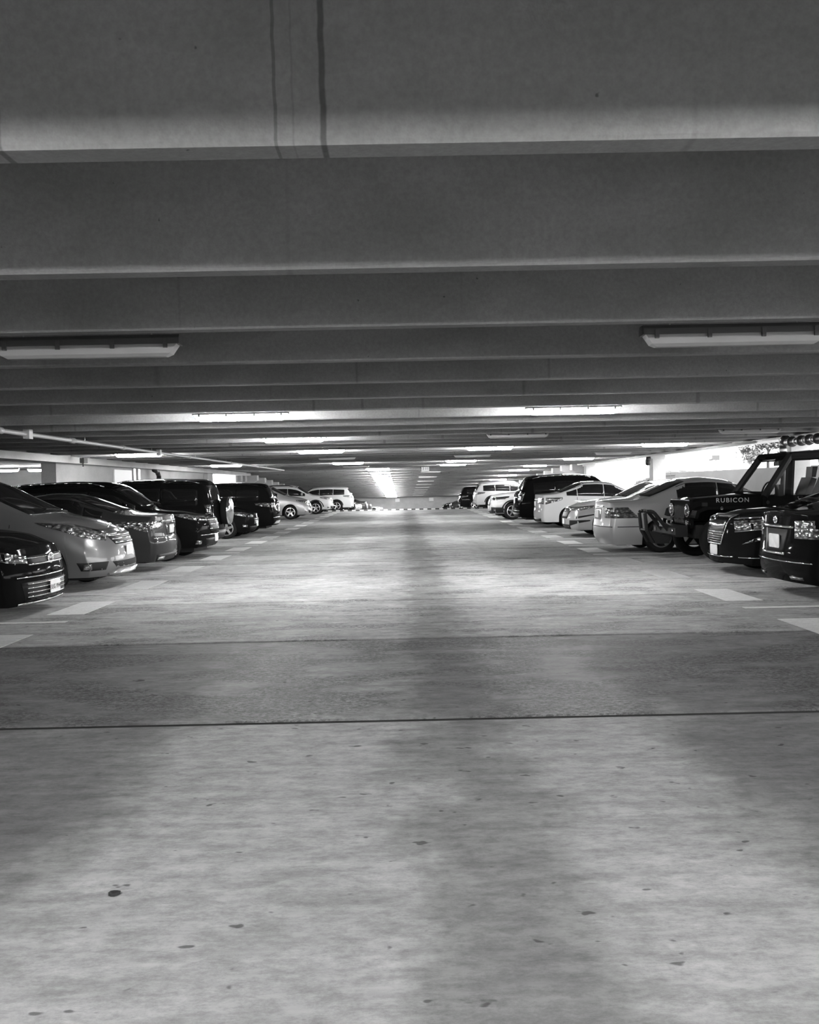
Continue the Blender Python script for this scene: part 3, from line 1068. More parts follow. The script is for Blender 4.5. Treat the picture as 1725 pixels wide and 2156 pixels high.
    def ring(s, name, mat, end, y, z, ry, rz_, r=.009, bars=0):
        x = -.5 if end == 'front' else s.sp['L'] + .5
        d = (1, 0, 0) if end == 'front' else (-1, 0, 0)
        p, n = s.cast((x, y, z), d)
        sx = -1 if end == 'front' else 1
        mb = MB()
        pts = [(p.x + sx * .015, y + ry * math.cos(t), z + rz_ * math.sin(t)) for t in np.linspace(0, 2 * math.pi, 17)]
        mb.path(pts, r, 6)
        if bars:
            pts = [(p.x + sx * .016, y + ry * .45 * math.cos(t), z + rz_ * .95 * math.sin(t)) for t in np.linspace(0, 2 * math.pi, 13)]
            mb.path(pts, r * .8, 6)
            pts = [(p.x + sx * .016, y + ry * .9 * math.cos(t), z + rz_ * .45 + rz_ * .4 * math.sin(t)) for t in np.linspace(0, 2 * math.pi, 13)]
            mb.path(pts, r * .8, 6)
        return mb.build(name, mat, s.root, True)
    def arches(s, mat='black', wdt=.06):
        for xw in s.wx:
            an = np.linspace(math.radians(8), math.radians(172), 17)
            r = s.sp['r']
            lo = [(xw + (s.ra + .004) * math.cos(a), r + (s.ra + .004) * math.sin(a)) for a in an]
            hi = [(xw + (s.ra + wdt) * math.cos(a), r + (s.ra + wdt) * math.sin(a)) for a in an]
            s.S('arch_trim', mat, lo, hi, off=.012, nv=1, nu=17)
        x0, x1 = s.wx[0] + s.ra, s.wx[1] - s.ra
        s.S('sill_trim', mat, [(x0, s.sill + .01), (x1, s.sill + .01)], [(x0, s.sill + .11), (x1, s.sill + .11)], off=.012, nv=1, nu=9)
    def rails(s, x0, x1, mat='black'):
        for sg in (-1, 1):
            mb = MB()
            pts = []
            for x in np.linspace(x0, x1, 9):
                h, n = s.cast((x, sg * s.sp['W'] * s.sp.get('wr', .74) * .9, 3), (0, 0, -1))
                up = .045 if x0 + .05 < x < x1 - .05 else .0
                pts.append((h.x, h.y, h.z + up))
            mb.path(pts, .018, 8)
            mb.build('roof_rail', mat, s.root, True)
    def wiper(s, side='front'):
        ws = s.sp['ws']
        pts = []
        for t in np.linspace(0, 1, 7):
            h, n = s.cast((ws[0] + .05 + .05 * t, -.55 + .75 * t, 3), (0, 0, -1))
            pts.append(tuple(h + n * .02))
        MB().path(pts, .008, 6).build('wiper', 'black', s.root)

SEDAN = dict(L=4.82, W=.92, r=.33, wx=(.95, 3.75), wr=.70, sig=.06,
             top=[(-.6, .66), (0, .70), (.08, .74), (.45, .87), (1.3, .98), (1.42, 1.0), (2.25, 1.405), (2.75, 1.46), (3.25, 1.44), (4.12, 1.11), (4.25, 1.08), (4.75, 1.05), (4.82, 1.03), (5.4, 1.0)],
             belt=[(-.6, .6), (0, .64), (.5, .78), (1.4, .90), (3.0, .955), (4.2, .98), (4.82, .95), (5.4, .95)],
             ws=(1.45, 2.27), rw=(3.27, 4.1), side=(1.62, 2.62, 3.5, 3.86), seams=(1.5, 2.6, 3.5), handles=(2.3, 3.2))
SUV = dict(L=4.7, W=.93, r=.36, wx=(.92, 3.62), wr=.76, sig=.06, hatch=True, sill=.27,
           top=[(-.6, .86), (0, .90), (.1, .95), (.6, 1.05), (1.15, 1.11), (1.27, 1.14), (1.95, 1.62), (2.35, 1.69), (3.1, 1.71), (4.1, 1.67), (4.36, 1.62), (4.62, 1.12), (4.7, 1.0), (5.3, .98)],
           belt=[(-.6, .75), (0, .8), (.5, .92), (1.3, 1.0), (3.0, 1.06), (4.7, 1.08), (5.3, 1.05)],
           ws=(1.3, 2.0), rw=(1.14, 1.58), side=(1.5, 2.5, 3.4, 4.15), seams=(1.4, 2.48, 3.4), handles=(2.2, 3.1),
           sf=[(.2, .12), (.35, .02), (.55, 0), (.75, .02), (.95, .1), (1.2, .2)], sr=[(.2, .1), (.4, .0), (.7, .0), (1.0, .04), (1.3, .0), (1.8, .0)], cr=.16, cf=.24)
VAN = dict(L=5.08, W=.985, r=.34, wx=(.98, 4.0), wr=.80, sig=.07, hatch=True, sill=.22,
           top=[(-.6, .8), (0, .84), (.06, .88), (.4, 1.0), (.95, 1.11), (1.1, 1.14), (2.05, 1.66), (2.5, 1.74), (3.3, 1.77), (4.5, 1.74), (4.8, 1.68), (5.02, 1.15), (5.08, .95), (5.7, .9)],
           belt=[(-.6, .7), (0, .76), (.5, .92), (1.2, 1.02), (3.0, 1.06), (5.08, 1.08), (5.7, 1.05)],
           ws=(1.13, 2.1), rw=(1.16, 1.6), side=(1.62, 2.7, 3.75, 4.75), seams=(1.45, 2.7, 3.8), handles=(2.45, 2.85),
           sf=[(.15, .16), (.26, .03), (.34, 0), (.5, .02), (.66, .05), (.9, .16), (1.1, .3)], cf=.42)
def spec(base, **k):
    d = dict(base); d.update(k); return d
def front_basic(c, zh=.66, hl=((.12, .42), (.62, .88)), grille=(.42, .60), gw=.45, low=(.24, .36), lw=.62, slats=3, fog=True, chrome=True):
    c.FD('headlight', 'lens', [(.1, hl[0][0] + .3, zh - .05), (.3, hl[0][1] + .35, zh - .03), (.62, .9, zh + .07)],
         [(.12, hl[0][0] + .33, zh + .06), (.32, .74, zh + .11), (.64, .9, zh + .12)], off=.006)
    gp = c.F('grille', 'black', [(-gw * .85, grille[0]), (gw * .85, grille[0])], [(-gw, grille[1]), (gw, grille[1])], off=.008, nv=4)
    for i in range(slats):
        z = grille[0] + (grille[1] - grille[0]) * (i + .5) / slats
        c.F('slat', 'chrome' if chrome else 'black', [(-gw * .92, z - .008), (gw * .92, z - .008)], [(-gw * .92, z + .008), (gw * .92, z + .008)], off=.02, nv=1, parent=gp)
    c.F('lower_intake', 'black', [(-lw * .9, low[0]), (lw * .9, low[0])], [(-lw, low[1]), (lw, low[1])], off=.006, nv=3)
    if fog:
        c.FD('fog_light', 'lens', [(.2, .72, .34), (.3, .82, .34)], [(.2, .72, .41), (.3, .82, .42)], nv=2, nu=5)
def rear_basic(c, zt=.86, tail=((.05, .42), (.75, .95)), h=.14, plate_z=.66, mat='tail', chrome=True, plate='plate_grey', low=True):
    c.RD('tail_light', mat, [(.04, .55, zt - h / 2), (.25, .8, zt - h / 2), (.62, .9, zt)], [(.06, .52, zt + h / 2), (.3, .8, zt + h / 2), (.66, .9, zt + h * .45)])
    c.R('plate_recess', 'black', [(-.28, plate_z - .1), (.28, plate_z - .1)], [(-.31, plate_z + .1), (.31, plate_z + .1)], off=.003, nv=2)
    c.plate('rear', plate_z, mat=plate)
    if chrome:
        c.R('chrome_strip', 'chrome', [(-.4, plate_z + .115), (.4, plate_z + .115)], [(-.4, plate_z + .145), (.4, plate_z + .145)], off=.014, nv=1)
    if low:
        c.R('lower_valance', 'black', [(-.62, .22), (.62, .22)], [(-.7, .33), (.7, .33)], off=.006, nv=2)
        c.R('bumper_line', 'chrome' if chrome else 'black', [(-.75, .52), (.75, .52)], [(-.75, .535), (.75, .535)], off=.006, nv=1)

G = 'cars parked in rows'
# ---- left row, near to far
# black sedan, nose out, at the picture edge
c = Car('sedan', 'black sedan nose out at the left edge with a white plate on chrome grille bars', spec(SEDAN, sill=.15, sf=[(.1, .06), (.22, .0), (.5, .0), (.7, .04), (.9, .14), (1.1, .24)], top=[(-.6, .78), (0, .82), (.08, .86), (.45, .97), (1.3, 1.08), (1.42, 1.1), (2.25, 1.44), (2.75, 1.48), (3.25, 1.46), (4.12, 1.15), (4.25, 1.12), (4.75, 1.09), (4.82, 1.05), (5.4, 1.0)], belt=[(-.6, .7), (0, .74), (.5, .88), (1.4, .98), (3.0, 1.0), (4.2, 1.0), (5.4, .95)]), 'paint_black', -1, -4.34, 11.3, 'nose', G)
c.FD('headlight', 'lens', [(.12, .5, .64), (.3, .7, .66), (.6, .9, .76)], [(.14, .5, .72), (.32, .72, .78), (.62, .9, .83)])
c.F('upper_grille', 'black', [(-.5, .61), (.5, .61)], [(-.52, .72), (.52, .72)], off=.006)
c.F('chrome_strip', 'chrome', [(-.52, .615), (.52, .615)], [(-.52, .632), (.52, .632)], off=.014, nv=1)
c.F('chrome_strip', 'chrome', [(-.52, .69), (.52, .69)], [(-.52, .702), (.52, .702)], off=.014, nv=1)
c.F('bumper_crease', 'chrome', [(-.72, .475), (.72, .475)], [(-.72, .487), (.72, .487)], off=.008, nv=1)
gp = c.F('lower_grille', 'black', [(-.6, .2), (.6, .2)], [(-.66, .42), (.66, .42)], off=.004)
for z in (.25, .30, .35, .40):
    c.F('slat', 'chrome', [(-.58, z - .006), (.58, z - .006)], [(-.58, z + .006), (.58, z + .006)], off=.018, nv=1, parent=gp)
c.F('chin_strip', 'chrome', [(-.7, .165), (.7, .165)], [(-.7, .19), (.7, .19)], off=.016, nv=1)
c.ring('emblem', 'chrome', 'front', 0, .67, .08, .06, .008, 1)
c.plate('front', .325, txt='UUG 9940', proud=.03)
c.wiper()
# silver minivan
c = Car('minivan', 'grey silver minivan nose out with slatted chrome grille beside the black sedan', VAN, 'paint_grey', -1, -4.23, 14.2, 'nose', G)
c.FD('headlight', 'lens', [(.16, .62, .74), (.45, .86, .80), (.98, .97, 1.0)], [(.10, .52, .86), (.5, .8, .99), (1.05, .97, 1.035)], nv=4, nu=15)
gp = c.F('grille', 'black', [(-.42, .68), (.42, .68)], [(-.6, .91), (.6, .91)], off=.006, nv=4)
for i, z in enumerate((.70, .755, .81, .865)):
    w_ = .42 + i * .045
    c.F('slat', 'chrome', [(-w_, z - .011), (w_, z - .011)], [(-w_, z + .011), (w_, z + .011)], off=.022, nv=1, parent=gp)
c.ring('emblem', 'chrome', 'front', 0, .935, .08, .05, .009, 1)
c.F('lower_intake', 'under', [(-.42, .25), (.42, .25)], [(-.56, .43), (.56, .43)], off=.004, nv=3)
c.F('chin_lip', 'paint_grey', [(-.62, .215), (.62, .215)], [(-.62, .27), (.62, .27)], off=.035, nv=2)
c.FD('fog_recess', 'under', [(.2, .66, .32), (.45, .92, .32)], [(.18, .60, .44), (.5, .95, .44)], off=.003, nv=2)
c.FD('fog_light', 'lens', [(.36, .84, .335), (.44, .90, .335)], [(.36, .84, .415), (.44, .90, .415)], off=.012, nv=2, nu=5)
c.plate('front', .575, mat='plate')
c.wiper()
# dark grey sedan, tail out
c = Car('sedan', 'dark grey sedan tail out with clear tail lights between minivan and black SUV', spec(SEDAN, L=4.9), 'paint_dark', -1, -4.3, 17.1, 'tail', G)
c.RD('tail_light', 'lens', [(.05, .5, .80), (.3, .8, .74), (.98, .92, .90)], [(.07, .46, .93), (.35, .8, .93), (1.0, .92, .93)], nv=4)
c.R('chrome_strip', 'chrome', [(-.5, .90), (.5, .90)], [(-.5, .94), (.5, .94)], off=.014, nv=1)
c.R('plate_recess', 'paint_dark', [(-.3, .66), (.3, .66)], [(-.34, .88), (.34, .88)], off=.002, nv=2)
c.plate('rear', .77, mat='plate_grey')
c.R('bumper_shelf', 'chrome', [(-.78, .615), (.78, .615)], [(-.78, .63), (.78, .63)], off=.012, nv=1)
c.R('lower_valance', 'black', [(-.66, .2), (.66, .2)], [(-.72, .33), (.72, .33)], off=.005, nv=2)
for y in (-.55, .55):
    c.R('exhaust_trim', 'chrome', [(y - .11, .24), (y + .11, .24)], [(y - .11, .285), (y + .11, .285)], off=.02, nv=1, nu=5)
# black SUV, nose out
c = Car('suv', 'black SUV nose out with clear headlights and small plate beyond the dark sedan', spec(SUV, L=4.8), 'paint_black', -1, -4.08, 19.95, 'nose', G)
front_basic(c, zh=.86, grille=(.60, .88), gw=.5, low=(.3, .45), slats=3)
c.F('bumper_crease', 'chrome', [(-.8, .52), (.8, .52)], [(-.8, .535), (.8, .535)], off=.008, nv=1)
c.ring('emblem', 'chrome', 'front', 0, .77, .07, .06, .01)
c.plate('front', .44)
c.rails(2.2, 4.2, 'chrome'); c.wiper()
# black SUV with rear-mounted spare wheel
c = Car('suv', 'black SUV tail out with spare wheel on its back door', spec(SUV, L=4.5, W=.91, wx=(.88, 3.5), top=[(-.6, .96), (0, .98), (.1, 1.0), (.6, 1.08), (1.2, 1.13), (1.3, 1.16), (1.8, 1.66), (2.2, 1.75), (3.1, 1.77), (4.1, 1.74), (4.32, 1.68), (4.46, 1.12), (4.5, 1.0), (5.1, .98)], side=(1.45, 2.35, 3.2, 4.1)), 'paint_black', -1, -4.5, 22.7, 'tail', G)
c.RD('tail_light', 'lens', [(.04, .74, .80), (.15, .86, .80)], [(.06, .74, 1.12), (.2, .86, 1.12)], nv=5, nu=7)
c.R('lower_valance', 'black', [(-.75, .3), (.75, .3)], [(-.8, .5), (.8, .5)], off=.03, nv=2)
tm, am, bk = wheel_meshes(.34, 'five')
sw = link('spare_wheel', tm, c.root); sw.location = (4.6, .1, .95); sw.rotation_euler = (0, 0, math.pi / 2)
cov = MB().lathe([(0, -.135), (.24, -.135), (.30, -.125), (.335, -.10), (.345, -.06)], (0, 0, 0), 28).build('wheel_cover', 'chrome', sw, True)
c.rails(2.0, 4.1, 'chrome')
# small black hatchback
HATCH = spec(SUV, L=4.1, W=.86, r=.31, wx=(.8, 3.35), sill=.2, wr=.76,
             top=[(-.6, .68), (0, .72), (.1, .78), (.5, .9), (.95, .98), (1.1, 1.02), (1.8, 1.40), (2.2, 1.46), (3.0, 1.46), (3.6, 1.40), (3.75, 1.36), (4.03, 1.0), (4.1, .9), (4.7, .9)],
             belt=[(-.6, .62), (0, .66), (.5, .8), (1.1, .9), (3.0, .95), (4.1, .97), (4.7, .95)], ws=(1.12, 1.84), rw=(1.0, 1.33), side=(1.35, 2.2, 3.0, 3.6))
c = Car('hatchback', 'small black hatchback nose out after the empty stall with bright spoked wheel', HATCH, 'paint_black', -1, -4.5, 28.2, 'nose', G)
front_basic(c, zh=.68); c.plate('front', .42); c.wiper()
# dark SUV, tail out
c = Car('suv', 'dark SUV tail out behind the small black hatchback', SUV, 'paint_black', -1, -4.2, 30.95, 'tail', G)
rear_basic(c, zt=.94, h=.16, plate_z=.8, mat='lens')
c.rails(2.2, 4.1)
# silver wagon nose out
c = Car('minivan', 'silver minivan with black roof rails nose out on the left before the white SUV', spec(VAN, L=4.7, W=.93, wx=(.95, 3.65), top=[(-.6, .84), (0, .88), (.06, .92), (.4, 1.02), (.95, 1.11), (1.1, 1.14), (1.95, 1.62), (2.4, 1.69), (3.1, 1.71), (4.1, 1.68), (4.4, 1.62), (4.64, 1.15), (4.7, .95), (5.3, .9)], side=(1.55, 2.5, 3.5, 4.4), cf=.3), 'paint_silver', -1, -4.45, 44.6, 'nose', G, detail=1)
front_basic(c, zh=.80, grille=(.55, .78), low=(.3, .44)); c.plate('front', .48); c.rails(2.0, 4.3); c.wiper()
# white crossover nose out
c = Car('suv', 'white SUV nose out with black wheel arch trim on the left near the crest', SUV, 'paint_white', -1, -4.05, 52.8, 'nose', G, detail=1)
front_basic(c, zh=.84, grille=(.6, .84), low=(.3, .46)); c.arches(); c.plate('front', .5); c.rails(2.2, 4.1)
c = Car('suv', 'white SUV tail out with dark tail light at the left side of the crest', spec(SUV, W=.95), 'paint_white', -1, -3.3, 61.0, 'tail', G, detail=1)
rear_basic(c, zt=.98, h=.15, plate_z=.8, chrome=False); c.arches('black', .04)

# ---- right row
c = Car('sedan', 'black sedan tail out at the right edge with bright plate and chrome strip', spec(SEDAN, L=4.75), 'paint_black', 1, 4.6, 11.4, 'tail', G)
c.RD('tail_light', 'lens', [(.05, .50, .74), (.3, .84, .74), (.5, .9, .82)], [(.07, .48, .95), (.32, .84, .96), (.52, .9, .95)], nv=4)
c.R('chrome_strip', 'chrome', [(-.45, .86), (.45, .86)], [(-.45, .885), (.45, .885)], off=.014, nv=1)
c.ring('emblem', 'chrome', 'rear', 0, .95, .05, .04, .008, 1)
c.R('plate_recess', 'black', [(-.27, .56), (.27, .56)], [(-.33, .84), (.33, .84)], off=.002, nv=2)
c.plate('rear', .69, mat='plate_grey', w=.31, h=.17)
c.R('step_strip', 'chrome', [(-.33, .53), (.33, .53)], [(-.33, .56), (.33, .56)], off=.02, nv=1)
c.R('bumper_line', 'chrome', [(-.8, .45), (.8, .45)], [(-.8, .462), (.8, .462)], off=.008, nv=1)
for y in (-.5, .5):
    c.R('reflector', 'tail', [(y - .12, .25), (y + .12, .25)], [(y - .12, .28), (y + .12, .28)], off=.012, nv=1, nu=5)
# dark sedan nose out with shield grille
c = Car('sedan', 'black sedan nose out with chrome shield grille beside the tail-out sedan', spec(SEDAN, L=4.9, W=.93, top=[(-.6, .82), (0, .88), (.06, .92), (.45, 1.0), (1.3, 1.06), (1.42, 1.09), (2.25, 1.43), (2.75, 1.48), (3.25, 1.46), (4.15, 1.13), (4.9, 1.06), (5.5, 1.0)],
        belt=[(-.6, .72), (0, .78), (.5, .88), (1.4, .95), (3.0, .98), (4.2, 1.0), (5.5, .95)], sf=[(.15, .05), (.3, .0), (.6, .01), (.8, .04), (.95, .1), (1.2, .2)], cf=.34), 'paint_black', 1, 4.82, 14.2, 'nose', G)
c.FD('headlight', 'lens', [(.14, .56, .70), (.35, .8, .71), (.62, .92, .76)], [(.12, .52, .84), (.36, .78, .86), (.66, .92, .88)], nv=4)
c.FD('headlight_trim', 'chrome', [(.12, .52, .865), (.66, .92, .90)], [(.12, .52, .885), (.66, .92, .918)], off=.012, nv=1)
c.FD('headlight_trim', 'chrome', [(.14, .56, .675), (.62, .92, .735)], [(.14, .56, .69), (.62, .92, .75)], off=.012, nv=1)
gp = c.F('grille', 'black', [(-.26, .50), (0, .47), (.26, .50)], [(-.42, .90), (0, .91), (.42, .90)], off=.006, nv=4)
c.F('grille_bar', 'chrome', [(-.34, .72), (0, .70), (.34, .72)], [(-.38, .84), (0, .84), (.38, .84)], off=.03, nv=2, parent=gp)
c.F('grille_frame', 'chrome', [(-.44, .895), (.44, .895)], [(-.44, .92), (.44, .92)], off=.024, nv=1, parent=gp)
c.F('grille_frame', 'chrome', [(-.28, .475), (.28, .475)], [(-.28, .498), (.28, .498)], off=.024, nv=1, parent=gp)
for sg in (-1, 1):
    c.F('grille_frame', 'chrome', [(sg * .27, .48), (sg * .43, .91)], [(sg * .295, .48), (sg * .455, .91)], off=.024, nv=1, parent=gp)
for i in range(5):
    z = .52 + i * .036
    c.F('mesh_bar', 'alloy', [(-.28 - i * .015, z - .005), (.28 + i * .015, z - .005)], [(-.28 - i * .015, z + .005), (.28 + i * .015, z + .005)], off=.014, nv=1, parent=gp)
c.FD('fog_light', 'lens', [(.22, .66, .50), (.42, .84, .56)], [(.3, .72, .54), (.42, .84, .62)], nv=2, nu=6)
c.FD('chrome_strip', 'chrome', [(.18, .62, .30), (.5, .9, .30)], [(.18, .62, .312), (.5, .9, .312)], off=.01, nv=1)
c.F('chin_strip', 'chrome', [(-.78, .175), (.78, .175)], [(-.78, .19), (.78, .19)], off=.014, nv=1)
c.plate('front', .39); c.wiper()

# silver sedan tail out
c = Car('sedan', 'silver sedan tail out with wedge tail lights beyond the black off-road vehicle', spec(SEDAN, L=5.0, W=.93, wx=(.95, 3.85), wr=.72, sill=.17,
        top=[(-.6, .7), (0, .74), (.08, .78), (.45, .92), (1.3, 1.03), (1.45, 1.06), (2.3, 1.48), (2.8, 1.54), (3.3, 1.52), (4.15, 1.15), (4.28, 1.12), (4.93, 1.08), (5.0, 1.06), (5.6, 1.0)],
        belt=[(-.6, .64), (0, .68), (.5, .82), (1.4, .94), (3.0, 1.0), (4.2, 1.02), (5.0, .98), (5.6, .98)], rw=(3.33, 4.12), side=(1.7, 2.65, 3.5)), 'paint_silver', 1, 4.1, 19.55, 'tail', G)
c.RD('tail_light', 'tail', [(.05, .56, .72), (.3, .86, .72), (.70, .92, .72)], [(.07, .54, .93), (.3, .86, .94), (.42, .92, .94)], nv=4)
c.RD('lens_stripe', 'lens', [(.05, .56, .80), (.3, .86, .80), (.58, .92, .80)], [(.06, .55, .845), (.3, .86, .85), (.54, .92, .85)], nv=2, off=.012)
c.R('plate_recess', 'paint_silver', [(-.3, .68), (.3, .68)], [(-.34, .92), (.34, .92)], off=.002, nv=2)
c.plate('rear', .80, mat='plate', w=.31, h=.16)
c.RD('bumper_line', 'under', [(.03, .3, .535), (.3, .86, .535), (1.0, .93, .535)], [(.03, .3, .55), (.3, .86, .55), (1.0, .93, .55)], off=.003, nv=1)
c.R('chrome_strip', 'chrome', [(-.5, .94), (.5, .94)], [(-.5, .965), (.5, .965)], off=.012, nv=1)
c.R('bumper_line', 'under', [(-.6, .535), (.6, .535)], [(-.6, .55), (.6, .55)], off=.003, nv=1)
# silver sedan nose out with black fog recess
c = Car('sedan', 'silver sedan nose out with angular black air intakes beyond the tail-out silver sedan', spec(SEDAN, L=4.7, top=[(-.6, .74), (0, .78), (.06, .82), (.45, .95), (1.3, 1.04), (1.42, 1.07), (2.25, 1.46), (2.75, 1.52), (3.25, 1.50), (4.1, 1.15), (4.7, 1.06), (5.4, 1.0)], wx=(.95, 3.65)), 'paint_silver', 1, 4.42, 25.3, 'nose', G)
c.FD('headlight', 'lens', [(.10, .42, .72), (.35, .75, .72), (.62, .92, .80)], [(.10, .42, .80), (.35, .76, .83), (.64, .92, .86)], nv=3)
gp = c.F('grille', 'black', [(-.38, .50), (.38, .50)], [(-.50, .79), (.50, .79)], off=.006, nv=4)
c.F('grille_bar', 'chrome', [(-.5, .77), (.5, .77)], [(-.5, .80), (.5, .80)], off=.02, nv=1, parent=gp)
c.FD('air_intake', 'under', [(.10, .46, .30), (.5, .94, .44)], [(.12, .48, .46), (.5, .94, .47)], off=.004, nv=3)
c.F('lower_intake', 'under', [(-.5, .22), (.5, .22)], [(-.56, .34), (.56, .34)], off=.004, nv=2)
c.FD('air_intake', 'under', [(.3, .72, .50), (.62, .96, .60)], [(.3, .72, .56), (.62, .96, .63)], off=.004, nv=2)
c.ring('emblem', 'chrome', 'front', 0, .70, .06, .05, .01)
c.plate('front', .42); c.wiper()
# white sedan tail out
c = Car('sedan', 'white sedan tail out with broad pale tail lights before the black SUV', spec(SEDAN, L=4.8, top=[(-.6, .7), (0, .74), (.08, .78), (.45, .92), (1.3, 1.03), (1.45, 1.06), (2.3, 1.48), (2.8, 1.53), (3.3, 1.51), (4.1, 1.18), (4.22, 1.15), (4.74, 1.12), (4.8, 1.1), (5.4, 1.05)], belt=[(-.6, .64), (0, .68), (.5, .82), (1.4, .94), (3.0, 1.0), (4.2, 1.04), (4.8, 1.02), (5.4, .98)]), 'paint_white', 1, 4.4, 30.8, 'tail', G)
c.RD('tail_light', 'lens', [(.04, .42, .82), (.3, .82, .78), (.75, .92, .92)], [(.06, .42, .98), (.3, .82, 1.0), (.78, .92, 1.0)], nv=4)
c.R('chrome_strip', 'chrome', [(-.42, .92), (.42, .92)], [(-.42, .95), (.42, .95)], off=.012, nv=1)
c.plate('rear', .8); c.R('lower_valance', 'black', [(-.62, .22), (.62, .22)], [(-.7, .32), (.7, .32)], off=.006, nv=2)
# black SUV tail out
c = Car('suv', 'black SUV tail out with clear tail lights between the white sedan and white SUV', spec(SUV, L=4.9, W=.97, wx=(.95, 3.8), top=[(-.6, .96), (0, 1.0), (.1, 1.04), (.6, 1.12), (1.15, 1.17), (1.27, 1.2), (1.95, 1.72), (2.4, 1.80), (3.2, 1.82), (4.2, 1.77), (4.5, 1.71), (4.82, 1.15), (4.9, 1.05), (5.5, 1.0)], rw=(1.2, 1.66), side=(1.5, 2.6, 3.5, 4.3)), 'paint_black', 1, 4.1, 33.9, 'tail', G)
c.RD('tail_light', 'lens', [(.05, .62, .86), (.2, .88, .84)], [(.08, .62, 1.14), (.26, .88, 1.16)], nv=5)
c.plate('rear', .86); c.R('chrome_strip', 'chrome', [(-.5, .98), (.5, .98)], [(-.5, 1.0), (.5, 1.0)], off=.012, nv=1)
c.R('bumper_line', 'chrome', [(-.8, .5), (.8, .5)], [(-.8, .515), (.8, .515)], off=.01, nv=1)
c.R('lower_valance', 'black', [(-.72, .27), (.72, .27)], [(-.8, .42), (.8, .42)], off=.02, nv=2); c.rails(2.2, 4.3, 'chrome')
# white SUV nose out
c = Car('suv', 'white SUV nose out with dark headlights and black bumper corners on the right', spec(SUV, W=.95, top=[(-.6, .94), (0, .98), (.1, 1.03), (.6, 1.12), (1.15, 1.17), (1.27, 1.2), (1.95, 1.70), (2.35, 1.77), (3.1, 1.79), (4.1, 1.75), (4.36, 1.69), (4.62, 1.15), (4.7, 1.0), (5.3, .98)]), 'paint_white', 1, 3.6, 38.8, 'nose', G)
c.FD('headlight', 'glass', [(.10, .46, .82), (.35, .76, .82), (.72, .94, .92)], [(.10, .46, .93), (.35, .76, .95), (.74, .94, .98)], nv=3)
c.FD('headlight_edge', 'lens', [(.10, .46, .82), (.6, .92, .86)], [(.10, .46, .85), (.62, .92, .89)], nv=1, off=.012)
gp = c.F('grille', 'black', [(-.4, .6), (.4, .6)], [(-.46, .9), (.46, .9)], off=.006, nv=4)
for z in (.66, .74, .82): c.F('slat', 'chrome', [(-.42, z - .01), (.42, z - .01)], [(-.42, z + .01), (.42, z + .01)], off=.02, nv=1, parent=gp)
c.FD('bumper_corner', 'black', [(.1, .46, .28), (.55, .95, .30)], [(.12, .5, .54), (.5, .95, .52)], off=.012, nv=3)
c.FD('fog_light', 'lens', [(.26, .68, .38), (.34, .76, .38)], [(.26, .68, .47), (.34, .76, .47)], nv=2, nu=5, off=.02)
c.F('lower_intake', 'black', [(-.6, .27), (.6, .27)], [(-.62, .42), (.62, .42)], off=.01, nv=2)
c.arches(); c.plate('front', .52); c.rails(2.2, 4.2); c.wiper()
c = Car('suv', 'white SUV tail out on the right at the crest of the ramp', SUV, 'paint_white', 1, 4.35, 57.0, 'tail', G, detail=1)
rear_basic(c, zt=.96, h=.16, plate_z=.8, chrome=False); c.arches()
# cars down the ramp
far = [
    ('suv', 'black SUV tail out just beyond the crest on the right', SUV, 'paint_black', 1, 3.95, 65.6, 'tail'),
    ('sedan', 'dark sedan with pale front panel on the right of the far ramp', SEDAN, 'paint_dark', 1, 3.75, 74.5, 'nose'),
    ('sedan', 'black sedan farthest down the right side of the ramp', SEDAN, 'paint_black', 1, 3.5, 83.5, 'nose'),
    ('hatchback', 'dark hatchback just past the white SUV on the left of the ramp', HATCH, 'paint_black', -1, -3.5, 67.5, 'nose'),
    ('sedan', 'silver sedan second past the crest on the left of the ramp', SEDAN, 'paint_silver', -1, -3.3, 72.5, 'nose'),
    ('sedan', 'dark sedan third past the crest on the left of the ramp', SEDAN, 'paint_dark', -1, -3.0, 77.5, 'tail'),
    ('suv', 'dark SUV fourth past the crest on the left of the ramp', SUV, 'paint_dark', -1, -2.9, 84.0, 'nose'),
    ('sedan', 'pale sedan below the lit lamps near the far end wall', SEDAN, 'paint_silver', -1, -2.0, 92.5, 'nose'),
]
for nm, lab, sp_, pt, sd, X, Y, out in far:
    c = Car(nm, lab, sp_, pt, sd, X, Y, out, 'cars parked down the ramp', ds=.1, detail=0)
    if out == 'nose': front_basic(c, zh=.84 if nm == 'suv' else .68)
    else: rear_basic(c, zt=.94 if nm == 'suv' else .86)
    c.plate('front' if out == 'nose' else 'rear', .5 if out == 'nose' else .7)
# cars outside
for i, (X, Y, lab, pt) in enumerate(((18.2, 72, 'dark car parked outside, left of the row seen past the column', 'paint_dark'),
                                     (19.6, 74.5, 'dark car parked outside, middle of the row seen past the column', 'paint_black'),
                                     (21.0, 77, 'dark car parked outside, right of the row seen past the column', 'paint_dark'))):
    c = Car('sedan', lab, SEDAN, pt, 1, X, Y, 'nose', 'cars parked outside', z=.9, ds=.1, detail=0)
    front_basic(c, zh=.68)

